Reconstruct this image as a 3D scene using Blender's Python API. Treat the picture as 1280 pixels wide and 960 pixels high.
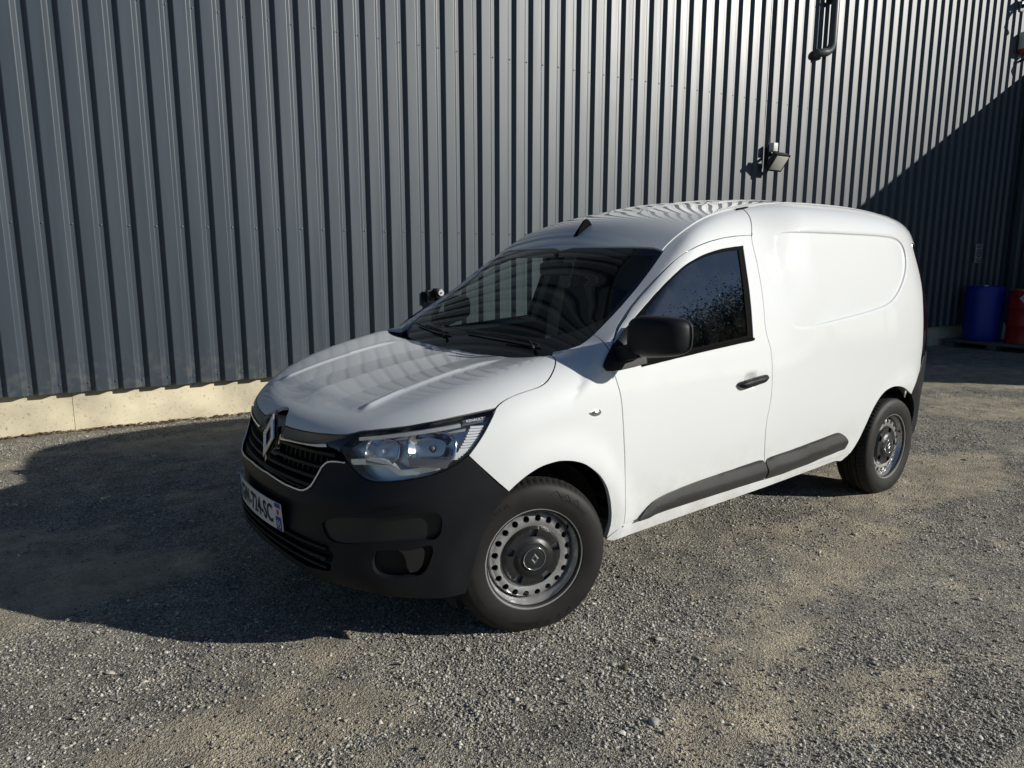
import bpy, bmesh, math, random
import numpy as np
from mathutils import Vector, Matrix
from mathutils.geometry import delaunay_2d_cdt
random.seed(7); rng = np.random.default_rng(7)
scene = bpy.context.scene
for o in list(bpy.data.objects): bpy.data.objects.remove(o)
COL = scene.collection

# ---------------------------------------------------------------- camera
CAM_POS = Vector((-1.6393, -2.8107, 1.4339)); YAW, PITCH, ROLL, FPX = .6454, .1710, .0007, 880.245
def look_axes(yaw, pitch, roll):
    f = Vector((math.sin(yaw)*math.cos(pitch), math.cos(yaw)*math.cos(pitch), -math.sin(pitch)))
    r = Vector((math.cos(yaw), -math.sin(yaw), 0)); u = r.cross(f)
    return r*math.cos(roll)+u*math.sin(roll), -r*math.sin(roll)+u*math.cos(roll), f
cam_data = bpy.data.cameras.new('camera'); cam = bpy.data.objects.new('camera', cam_data); COL.objects.link(cam)
r_, u_, f_ = look_axes(YAW, PITCH, ROLL)
M = Matrix((r_, u_, -f_)).transposed().to_4x4(); M.translation = CAM_POS; cam.matrix_world = M
cam_data.sensor_width = 36; cam_data.lens = FPX*36/1280; cam_data.clip_start = .05; cam_data.clip_end = 500
scene.camera = cam

# ---------------------------------------------------------------- sky, sun, exposure
SUN_H = Vector((-.64, .768)); SUN_TAN = .4146            # the way the light travels over the ground, and its fall
SUN_DIR = Vector((SUN_H.x, SUN_H.y, -SUN_TAN)).normalized()
SUN_EL = math.atan2(SUN_TAN, SUN_H.length)
world = bpy.data.worlds.new('World'); scene.world = world; world.use_nodes = True
wn = world.node_tree.nodes; wl = world.node_tree.links; wn.clear()
w_out = wn.new('ShaderNodeOutputWorld'); w_bg = wn.new('ShaderNodeBackground'); w_sky = wn.new('ShaderNodeTexSky')
w_sky.sky_type = 'NISHITA'; w_sky.sun_disc = False; w_sky.sun_elevation = SUN_EL
w_sky.sun_rotation = math.atan2(-SUN_H.x, -SUN_H.y)
w_sky.air_density = 1.0; w_sky.dust_density = .25; w_sky.ozone_density = 5.0
w_bg.inputs['Strength'].default_value = .055
wl.new(w_sky.outputs[0], w_bg.inputs[0]); wl.new(w_bg.outputs[0], w_out.inputs[0])
sun_data = bpy.data.lights.new('sun', 'SUN'); sun_data.energy = 5.0; sun_data.angle = math.radians(.53); sun_data.color = (1, .955, .87)
sun = bpy.data.objects.new('sun', sun_data); COL.objects.link(sun)
sun.rotation_euler = SUN_DIR.to_track_quat('-Z', 'Y').to_euler(); sun.location = (10, -14, 12)
scene.view_settings.view_transform = 'Standard'; scene.view_settings.look = 'None'
scene.view_settings.exposure = -.10; scene.view_settings.gamma = 1.0; scene.view_settings.use_curve_mapping = False
# ---------------------------------------------------------------- materials
def mat(name, base=(.5,.5,.5), rough=.5, metal=0., coat=0., coat_rough=.03, spec=.5, noise=None, bump=None, speck=None):
    """noise=(scale, amount, detail) varies the colour; bump=(scale, strength, distance); speck=(scale, colour, threshold) dirt flecks"""
    m = bpy.data.materials.new(name); m.use_nodes = True; nt = m.node_tree; b = nt.nodes['Principled BSDF']
    b.inputs['Base Color'].default_value = (*base, 1); b.inputs['Roughness'].default_value = rough
    b.inputs['Metallic'].default_value = metal; b.inputs['Coat Weight'].default_value = coat
    b.inputs['Coat Roughness'].default_value = coat_rough; b.inputs['Specular IOR Level'].default_value = spec
    tc = nt.nodes.new('ShaderNodeTexCoord'); src = None
    if noise:
        n = nt.nodes.new('ShaderNodeTexNoise'); n.inputs['Scale'].default_value = noise[0]; n.inputs['Detail'].default_value = noise[2] if len(noise) > 2 else 5
        nt.links.new(tc.outputs['Object'], n.inputs['Vector'])
        r = nt.nodes.new('ShaderNodeMapRange'); r.inputs[1].default_value = .3; r.inputs[2].default_value = .7
        r.inputs[3].default_value = 1-noise[1]; r.inputs[4].default_value = 1+noise[1]; nt.links.new(n.outputs[0], r.inputs[0])
        v = nt.nodes.new('ShaderNodeVectorMath'); v.operation = 'SCALE'; v.inputs[0].default_value = base
        nt.links.new(r.outputs[0], v.inputs['Scale']); src = v.outputs[0]
        rr = nt.nodes.new('ShaderNodeMapRange'); rr.inputs[3].default_value = max(0, rough-.06); rr.inputs[4].default_value = min(1, rough+.06)
        nt.links.new(n.outputs[0], rr.inputs[0]); nt.links.new(rr.outputs[0], b.inputs['Roughness'])
    if speck:
        n2 = nt.nodes.new('ShaderNodeTexNoise'); n2.inputs['Scale'].default_value = speck[0]; n2.inputs['Detail'].default_value = 6; n2.inputs['Roughness'].default_value = .7
        nt.links.new(tc.outputs['Object'], n2.inputs['Vector'])
        mr = nt.nodes.new('ShaderNodeMapRange'); mr.inputs[1].default_value = speck[2]; mr.inputs[2].default_value = speck[2]+.12; nt.links.new(n2.outputs[0], mr.inputs[0])
        mx = nt.nodes.new('ShaderNodeMix'); mx.data_type = 'RGBA'; nt.links.new(mr.outputs[0], mx.inputs['Factor'])
        if src: nt.links.new(src, mx.inputs['A'])
        else: mx.inputs['A'].default_value = (*base, 1)
        mx.inputs['B'].default_value = (*speck[1], 1); src = mx.outputs['Result']
    if src: nt.links.new(src, b.inputs['Base Color'])
    if bump:
        n = nt.nodes.new('ShaderNodeTexNoise'); n.inputs['Scale'].default_value = bump[0]; n.inputs['Detail'].default_value = 4
        nt.links.new(tc.outputs['Object'], n.inputs['Vector'])
        bp = nt.nodes.new('ShaderNodeBump'); bp.inputs['Strength'].default_value = bump[1]; bp.inputs['Distance'].default_value = bump[2]
        nt.links.new(n.outputs[0], bp.inputs['Height']); nt.links.new(bp.outputs[0], b.inputs['Normal'])
    return m
def glass_mat(name, tint, rough=.0, ior=1.5, dirt=.0):
    """thin pane: transparent tint with a Fresnel reflection, a little dust"""
    m = bpy.data.materials.new(name); m.use_nodes = True; nt = m.node_tree; nt.nodes.clear()
    out = nt.nodes.new('ShaderNodeOutputMaterial'); tr = nt.nodes.new('ShaderNodeBsdfTransparent'); gl = nt.nodes.new('ShaderNodeBsdfGlossy')
    lw = nt.nodes.new('ShaderNodeLayerWeight'); lw.inputs['Blend'].default_value = .5
    pw = nt.nodes.new('ShaderNodeMath'); pw.operation = 'POWER'; pw.inputs[1].default_value = 5; nt.links.new(lw.outputs['Facing'], pw.inputs[0])
    f0 = ((ior-1)/(ior+1))**2; fr = nt.nodes.new('ShaderNodeMath'); fr.operation = 'MULTIPLY_ADD'; fr.inputs[1].default_value = 1-f0; fr.inputs[2].default_value = f0; nt.links.new(pw.outputs[0], fr.inputs[0])
    mx = nt.nodes.new('ShaderNodeMixShader')
    tr.inputs['Color'].default_value = (*tint, 1); gl.inputs['Roughness'].default_value = rough
    nt.links.new(fr.outputs[0], mx.inputs[0]); nt.links.new(tr.outputs[0], mx.inputs[1]); nt.links.new(gl.outputs[0], mx.inputs[2])
    last = mx.outputs[0]
    if dirt:
        df = nt.nodes.new('ShaderNodeBsdfDiffuse'); df.inputs['Color'].default_value = (.5,.48,.44,1); m2 = nt.nodes.new('ShaderNodeMixShader')
        tc = nt.nodes.new('ShaderNodeTexCoord'); n = nt.nodes.new('ShaderNodeTexNoise'); n.inputs['Scale'].default_value = 9; n.inputs['Detail'].default_value = 8; n.inputs['Roughness'].default_value = .75
        nt.links.new(tc.outputs['Object'], n.inputs['Vector'])
        r = nt.nodes.new('ShaderNodeMapRange'); r.inputs[1].default_value = .45; r.inputs[2].default_value = .8; r.inputs[4].default_value = dirt
        nt.links.new(n.outputs[0], r.inputs[0]); nt.links.new(r.outputs[0], m2.inputs[0]); nt.links.new(last, m2.inputs[1]); nt.links.new(df.outputs[0], m2.inputs[2]); last = m2.outputs[0]
    nt.links.new(last, out.inputs[0]); return m

# ---------------------------------------------------------------- objects
def tag(o, label=None, cat=None, group=None, kind=None):
    if label: o['label'] = label
    if cat: o['category'] = cat
    if group: o['group'] = group
    if kind: o['kind'] = kind
    return o
def empty(name, loc=(0,0,0), rz=0., parent=None):
    o = bpy.data.objects.new(name, None); COL.objects.link(o); o.location = loc; o.rotation_euler = (0,0,rz); o.empty_display_size = .1
    if parent: o.parent = parent
    return o
def mesh_obj(name, V, Fc, m, parent=None, smooth=False, normals=None):
    me = bpy.data.meshes.new(name); me.from_pydata([tuple(map(float, v)) for v in V], [], [tuple(map(int, f)) for f in Fc])
    if m: me.materials.append(m)
    if smooth is True: me.polygons.foreach_set('use_smooth', [True]*len(me.polygons))
    elif smooth: me.polygons.foreach_set('use_smooth', list(smooth))
    me.update()
    if normals is not None: me.normals_split_custom_set_from_vertices([tuple(map(float, n)) for n in normals])
    o = bpy.data.objects.new(name, me); COL.objects.link(o)
    if parent: o.parent = parent
    return o
def bm_obj(name, bm, m, parent=None, smooth=False, angle=None):
    me = bpy.data.meshes.new(name); bm.normal_update(); bm.to_mesh(me); bm.free()
    if m: me.materials.append(m)
    if smooth: me.polygons.foreach_set('use_smooth', [True]*len(me.polygons))
    if smooth and angle: me.set_sharp_from_angle(angle=math.radians(angle))
    o = bpy.data.objects.new(name, me); COL.objects.link(o)
    if parent: o.parent = parent
    return o
def add_box(bm, c, s, bev=0., rot=None, seg=2):
    r = bmesh.ops.create_cube(bm, size=1.); vs = r['verts']
    T = Matrix.Translation(Vector(c)) @ (rot.to_4x4() if rot else Matrix()) @ Matrix.Diagonal((*s, 1))
    bmesh.ops.transform(bm, matrix=T, verts=vs)
    if bev: bmesh.ops.bevel(bm, geom=list({e for v in vs for e in v.link_edges}), offset=bev, segments=seg, affect='EDGES', profile=.5)
def box_obj(name, c, s, m, parent=None, bev=0., rot=None, seg=2):
    bm = bmesh.new(); add_box(bm, (0,0,0), s, bev, None, seg); o = bm_obj(name, bm, m, parent, smooth=bev > 0, angle=40)
    o.location = c
    if rot: o.rotation_euler = rot.to_euler()
    return o
def frames(path, up=Vector((0,0,1))):
    P = [Vector(p) for p in path]; out = []
    for i, p in enumerate(P):
        t = (P[min(i+1, len(P)-1)]-P[max(i-1, 0)]).normalized(); s = t.cross(up)
        s = s.normalized() if s.length > 1e-6 else Vector((1,0,0)); out.append((p, t, s, s.cross(t).normalized()))
    return out
def sweep(path, prof, up=Vector((0,0,1)), closed_prof=True, caps=True, taper=None):
    """prof: list of (side, up) offsets; returns verts, faces"""
    V = []; Fc = []; n = len(prof); fr = frames(path, up)
    for i, (p, t, s, u) in enumerate(fr):
        k = taper[i] if taper else 1.
        for a, b in prof: V.append(p+s*a*k+u*b*k)
    for i in range(len(fr)-1):
        for j in range(n if closed_prof else n-1):
            Fc.append((i*n+j, i*n+(j+1) % n, (i+1)*n+(j+1) % n, (i+1)*n+j))
    if caps and closed_prof: Fc.append(tuple(range(n-1, -1, -1))); Fc.append(tuple((len(fr)-1)*n+j for j in range(n)))
    return V, Fc
def circle_prof(r, n=10): return [(r*math.cos(2*math.pi*k/n), r*math.sin(2*math.pi*k/n)) for k in range(n)]
def tube_obj(name, path, r, m, parent=None, n=10, up=Vector((0,0,1)), taper=None):
    V, Fc = sweep(path, circle_prof(r, n), up, taper=taper); return mesh_obj(name, V, Fc, m, parent, smooth=[len(f) == 4 for f in Fc])
def lathe(prof, n=64, axis='Y', rows=None):
    """prof: (radius, along) pairs"""
    V = []; Fc = []; k = len(prof)
    for i in range(n):
        a = 2*math.pi*i/n; c, s = math.cos(a), math.sin(a)
        for r, h in prof: V.append((r*c, h, r*s) if axis == 'Y' else (r*c, r*s, h))
    for i in range(n):
        for j in range(k-1):
            a, b = i*k+j, ((i+1) % n)*k+j
            Fc.append((a, a+1, b+1, b) if axis == 'Y' else (b, b+1, a+1, a))
    return V, Fc
def text_geo(s, offset=0., extrude=0.):
    c = bpy.data.curves.new('lettering', 'FONT'); c.body = s; c.align_x = 'CENTER'; c.align_y = 'CENTER'; c.offset = offset; c.resolution_u = 3; c.extrude = extrude
    o = bpy.data.objects.new('lettering', c); COL.objects.link(o); bpy.context.view_layer.update()
    e = o.evaluated_get(bpy.context.evaluated_depsgraph_get()); me = e.to_mesh()
    V = np.array([v.co[:] for v in me.vertices]); Fc = [tuple(p.vertices) for p in me.polygons]; e.to_mesh_clear()
    bpy.data.objects.remove(o); bpy.data.curves.remove(c); return V, Fc

# ---------------------------------------------------------------- body surface of the van
def pchip(xs,ys):
    xs=np.array(xs,float);ys=np.array(ys,float);h=np.diff(xs);d=np.diff(ys)/h
    m=np.zeros(len(xs));m[0]=d[0];m[-1]=d[-1]
    for i in range(1,len(xs)-1):
        # smooth (catmull style, weighted) slopes
        m[i]=(d[i-1]*h[i]+d[i]*h[i-1])/(h[i]+h[i-1])
    def f(x):
        x=np.asarray(x,float);xc=np.clip(x,xs[0],xs[-1])
        i=np.clip(np.searchsorted(xs,xc)-1,0,len(xs)-2)
        t=(xc-xs[i])/h[i]
        y=(1+2*t)*(1-t)**2*ys[i]+t*(1-t)**2*h[i]*m[i]+t*t*(3-2*t)*ys[i+1]+t*t*(t-1)*h[i]*m[i+1]
        return y+np.where(x<xs[0],(x-xs[0])*m[0],0)+np.where(x>xs[-1],(x-xs[-1])*m[-1],0)
    return f
def smax(a,b,k):
    h=np.clip(.5+.5*(a-b)/k,0,1); return a*h+b*(1-h)+k*h*(1-h)
def sstep(a,b,x):
    t=np.clip((x-a)/(b-a),0,1); return t*t*(3-2*t)
Wcab=pchip([.15,.22,.28,.36,.50,.66,.82,.94,1.02,1.10,1.30,1.50,1.60,1.75],[.795,.825,.845,.860,.874,.886,.886,.878,.864,.843,.783,.716,.680,.622])
Wcargo=pchip([.15,.22,.28,.36,.50,.66,.82,.98,1.15,1.35,1.55,1.70,1.80],[.795,.825,.845,.860,.874,.886,.889,.884,.868,.832,.782,.738,.705])
dF=pchip([-.85,-.7,-.55,-.4,-.2,0,.35,.6],[.30,.20,.125,.068,.026,.008,0,0])
dR=pchip([2.3,2.55,2.8,3.0,3.2,3.35,3.5,3.65],[0,0,.006,.028,.078,.135,.21,.30])
xc=pchip([.15,.22,.30,.38,.50,.60,.66,.72,.80,.86,.95],[-.70,-.765,-.812,-.822,-.813,-.804,-.780,-.760,-.750,-.728,-.66])
hoodc=pchip([-.9,-.72,-.617,-.4,-.2,0,.122,.3,.6],[.74,.833,.872,.925,.963,.993,1.009,1.028,1.05])
hoodq=pchip([-.75,-.6,-.4,-.2,0,.15,.5],[-.09,-.02,.085,.14,.172,.19,.20])
topc=pchip([-.1,.07,.2,.4,.6,.80,.87,1.0,1.2,1.4,1.7,2.2,2.8,3.2,3.4,3.55],[.83,.962,1.064,1.213,1.358,1.503,1.550,1.630,1.697,1.737,1.775,1.788,1.768,1.728,1.69,1.64])
crown=pchip([0,.2,.36,.5,.62,.9,1.3,2,3.5],[.05,.07,.09,.125,.15,.165,.13,.10,.11])
xr=pchip([.2,.45,.9,1.2,1.5,1.75],[3.52,3.555,3.54,3.51,3.43,3.30])
def side(x,y,z):
    b=sstep(1.40,1.84,x)
    w=Wcab(z)*(1-b)+Wcargo(z)*b-dF(x)-dR(x)*(1+.30*sstep(1.15,1.6,z))
    # wheel arch swell
    for cx,cz in ((0.0,.31),(2.812,.31)):
        r=np.hypot(x-cx,z-cz); w=w+.010*np.exp(-((r-.40)/.06)**2)*(z>.1)
    return np.abs(y)-w
def front(x,y,z):
    a=np.abs(y); return xc(z)+.27*a**2+.34*a**4-x
def hood(x,y,z):
    a=np.abs(y); return z-(hoodc(x)+hoodq(x)*a**2-.13*a**4)
def top(x,y,z):
    return (z-(topc(x)-crown(x)*y*y))*.85
def rear(x,y,z): 
    a=np.abs(y); return x-(xr(z)-.06*a**2-.12*a**4)
def Flow(P):
    x,y,z=P[...,0],P[...,1],P[...,2]
    return smax(smax(side(x,y,z),hood(x,y,z),.21),front(x,y,z),.08)
def Fup(P):
    x,y,z=P[...,0],P[...,1],P[...,2]
    k=.05+.07*sstep(1.0,1.7,x)
    return smax(smax(side(x,y,z),top(x,y,z),k),rear(x,y,z),.12)
def smin(a, b, k): return -smax(-a, -b, k)
def Fwing(P):
    return smin(Flow(P), Fup(P), .0015+.034*sstep(.97, 1.06, P[...,2]))
def march(F, o, d, t0, t1, n=56):
    N = len(o); d = np.broadcast_to(d, (N, 3)); ts = np.linspace(t0, t1, n)
    V = F(o[:,None,:]+d[:,None,:]*ts[None,:,None]); neg = V < 0; has = neg.any(1); i = np.clip(np.argmax(neg, 1), 1, n-1)
    a = ts[i-1]; b = ts[i]
    for _ in range(22):
        m = .5*(a+b); v = F(o+d*m[:,None]); b = np.where(v < 0, m, b); a = np.where(v < 0, a, m)
    b = np.where(has, b, np.nan); return o+d*b[:,None], has
def grad(F, P, e=.0025):
    G = np.stack([F(P+np.eye(3)[k]*e)-F(P-np.eye(3)[k]*e) for k in range(3)], -1); return G/np.linalg.norm(G, axis=-1, keepdims=True)
class Planar:
    def __init__(s, d):
        s.d = np.array(d, float); s.d /= np.linalg.norm(s.d); a = np.array([0,0,1.]) if abs(s.d[2]) < .9 else np.array([1.,0,0])
        s.e1 = np.cross(a, s.d); s.e1 /= np.linalg.norm(s.e1); s.e2 = np.cross(s.d, s.e1)
    def to2(s, P): return np.stack([P@s.e1, P@s.e2], -1)
    def rays(s, Q, P): return Q[:,:1]*s.e1+Q[:,1:]*s.e2, s.d, (P@s.d).min()-.3, (P@s.d).max()+.3
class Cyl:
    def __init__(s, ax, sign): s.ax = ax; s.sg = sign; s.R = .9       # sign -1: front end, +1: tail
    def to2(s, P): return np.stack([np.arctan2(-P[:,1], s.sg*(P[:,0]-s.ax))*s.R, P[:,2]], -1)
    def rays(s, Q, P):
        th = Q[:,0]/s.R; rad = np.stack([s.sg*np.cos(th), -np.sin(th), 0*th], -1)
        r = np.hypot(P[:,0]-s.ax, P[:,1]); o = np.stack([0*th+s.ax, 0*th, Q[:,1]], -1)+rad*(r.max()+.25)
        return o, -rad, 0., r.max()-r.min()+.5
def inside(Q, poly):
    x, y = Q[:,0][:,None], Q[:,1][:,None]; a = poly; b = np.roll(poly, -1, 0)
    c = ((a[:,1] > y) != (b[:,1] > y)) & (x < (b[:,0]-a[:,0])*(y-a[:,1])/(b[:,1]-a[:,1]+1e-15)+a[:,0]); return c.sum(1) % 2 == 1
def pdist(Q, poly, closed=True):
    a = poly if closed else poly[:-1]; b = np.roll(poly, -1, 0) if closed else poly[1:]; ab = b-a; out = np.empty(len(Q))
    for k in range(0, len(Q), 4000):
        q = Q[k:k+4000]; t = np.clip(((q[:,None]-a)*ab).sum(-1)/((ab**2).sum(-1)+1e-15), 0, 1)
        out[k:k+4000] = np.sqrt(((q[:,None]-(a+t[...,None]*ab))**2).sum(-1)).min(1)
    return out
def sdf(Q, poly): d = pdist(Q, poly); return np.where(inside(Q, poly), d, -d)      # positive inside
def resample(P, h):
    P = np.asarray(P, float); L = np.r_[0, np.cumsum(np.linalg.norm(np.diff(P, axis=0), axis=1))]; n = max(1, int(round(L[-1]/h)))
    t = np.linspace(0, L[-1], n+1); return np.stack([np.interp(t, L, P[:,k]) for k in range(P.shape[1])], -1)
def loop(*segs, h=.02):
    """joins 3D polylines, corner to corner, into one closed outline"""
    out = []
    for s in segs:
        s = resample(s, h)
        if out and np.linalg.norm(out[-1]-s[0]) < .006: s = s[1:]
        out.extend(s)
    if np.linalg.norm(out[0]-out[-1]) < .006: out.pop()
    return np.array(out)
def mir(P): return np.asarray(P)*np.array([1,-1,1.])
def whole(half):
    """left half outline from centre line to centre line -> closed outline of both halves"""
    h = np.array(half); h[0,1] = 0; h[-1,1] = 0; return np.vstack([h, mir(h[::-1])[1:-1]])
def inset(Q, g):
    a = np.roll(Q, 1, 0); b = np.roll(Q, -1, 0); e1 = Q-a; e2 = b-Q
    area = .5*(Q[:,0]*b[:,1]-b[:,0]*Q[:,1]).sum(); s = 1 if area > 0 else -1
    n = lambda e: np.stack([-e[:,1], e[:,0]], -1)/(np.linalg.norm(e, axis=1, keepdims=True)+1e-12)
    n1 = n(e1); m = n1+n(e2); m = m/np.maximum(np.linalg.norm(m, axis=1, keepdims=True), 1e-9)
    return Q+m*(g*s/np.maximum((m*n1).sum(1, keepdims=True), .4))
def tri2d(outer, holes, lines, h):
    pts = [outer]; edges = []; k = 0
    for lp in [outer]+holes:
        n = len(lp); edges += [(k+i, k+(i+1) % n) for i in range(n)]; k += n
    pts += holes
    for ln in lines:
        n = len(ln); edges += [(k+i, k+i+1) for i in range(n-1)]; k += n; pts.append(ln)
    B = np.vstack(pts); lo, hi = outer.min(0), outer.max(0)
    gx, gy = np.meshgrid(np.arange(lo[0]+h*.5, hi[0], h), np.arange(lo[1]+h*.5, hi[1], h)); G = np.stack([gx.ravel(), gy.ravel()], -1)
    ok = inside(G, outer)
    for hl in holes: ok &= ~inside(G, hl)
    G = G[ok]; d = pdist(G, outer)
    for hl in holes: d = np.minimum(d, pdist(G, hl))
    for ln in lines: d = np.minimum(d, pdist(G, ln, False))
    G = G[d > .55*h]
    allp = np.vstack([B, G]); r = delaunay_2d_cdt([Vector(p) for p in allp], edges, [], 0, 1e-7)
    V = np.array([v[:] for v in r[0]]); T = np.array(r[2]); c = V[T].mean(1); keep = inside(c, outer)
    for hl in holes: keep &= ~inside(c, hl)
    return V, T[keep]
def panel(name, outline, fam, F, m, parent=None, h=.02, gap=.002, roll=.012, off=0., holes=(), lines=(), disp=None, both=False, hole_roll=None, fnorm=True):
    """a sheet that follows the body surface F inside a 3D outline, its edges turned in by roll"""
    Q = inset(fam.to2(outline), gap); HQ = [inset(fam.to2(x), -gap) for x in holes]; LQ = [fam.to2(x) for x in lines]
    V2, T = tri2d(Q, HQ, LQ, h)
    o, d, t0, t1 = fam.rays(V2, outline); P, ok = march(F, o, d, t0, t1)
    if not ok.all():
        bad = np.where(~ok)[0]; good = np.where(ok)[0]
        for i in bad: P[i] = P[good[np.argmin(((V2[good]-V2[i])**2).sum(1))]]
        print('panel', name, 'missed', len(bad))
    N = grad(F, P)
    N2 = N
    if disp is not None:
        t1 = np.cross(N, np.where(np.abs(N[:,2:3]) < .9, np.array([[0,0,1.]]), np.array([[1.,0,0]]))); t1 /= np.linalg.norm(t1, axis=1, keepdims=True); t2 = np.cross(N, t1); e = .0012
        dd = lambda X: np.asarray(disp(X, fam.to2(X)))
        g1 = (dd(P+t1*e)-dd(P-t1*e))/(2*e); g2 = (dd(P+t2*e)-dd(P-t2*e))/(2*e)
        N2 = N-t1*g1[:,None]-t2*g2[:,None]; N2 /= np.linalg.norm(N2, axis=1, keepdims=True)
        P = P+N*np.asarray(disp(P, V2))[:,None]
    P = P+N*off
    # winding: outward
    fn = np.cross(P[T[:,1]]-P[T[:,0]], P[T[:,2]]-P[T[:,0]]); flip = (fn*N[T].mean(1)).sum(1) < 0; T = np.where(flip[:,None], T[:,::-1], T)
    verts = [P]; faces = [tuple(t) for t in T]; norms = [N2]; k = len(P)
    for lp, rl in [(Q, roll)]+[(x, roll if hole_roll is None else hole_roll) for x in HQ]:
        if not rl: continue
        idx = [int(np.argmin(((V2-q)**2).sum(1))) for q in lp]; A = P[idx]; NA = N2[idx]; n = len(A)
        tan = np.roll(A, -1, 0)-np.roll(A, 1, 0); out = np.cross(tan, NA); out /= np.maximum(np.linalg.norm(out, axis=1, keepdims=True), 1e-9)
        area = .5*(lp[:,0]*np.roll(lp[:,1], -1)-np.roll(lp[:,0], -1)*lp[:,1]).sum()
        C2 = fam.to2(A+out*.002)-fam.to2(A); ins = inside(lp+C2*.5, lp).mean() > .5
        if ins: out = -out
        if lp is not Q: out = -out                          # for a hole, away from the sheet is into the hole
        B = A-NA*rl; r1 = A-NA*.0016+out*.0008; verts += [A, r1, r1, B]; norms += [NA, (NA+out)/np.linalg.norm(NA+out, axis=1, keepdims=True), out, out]
        for i in range(n):
            j = (i+1) % n
            for a0, b0 in ((0, n), (2*n, 3*n)):
                q4 = (k+a0+i, k+a0+j, k+b0+j, k+b0+i)
                PA = np.vstack([A, r1, r1, B]); nn = np.cross(PA[q4[1]-k]-PA[q4[0]-k], PA[q4[2]-k]-PA[q4[0]-k])
                faces.append(q4 if nn@out[i] >= 0 else q4[::-1])
        k += 4*n
    VV = np.vstack(verts); NN = np.vstack(norms); o1 = mesh_obj(name, VV, faces, m, parent, True, NN)
    if both:
        o2 = mesh_obj(name, mir(VV), [f[::-1] for f in faces], m, both if isinstance(both, bpy.types.Object) else parent, True, mir(NN)); return o1, o2
    return o1
def on_surf(F, P, off=0., it=12):
    P = np.array(P, float)
    for _ in range(it):
        e = .002; G = np.stack([(F(P+np.eye(3)[k]*e)-F(P-np.eye(3)[k]*e))/(2*e) for k in range(3)], -1)
        P = P-(F(P)/((G**2).sum(-1)+1e-9))[...,None]*G
    return P+grad(F, P)*off if off else P
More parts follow.
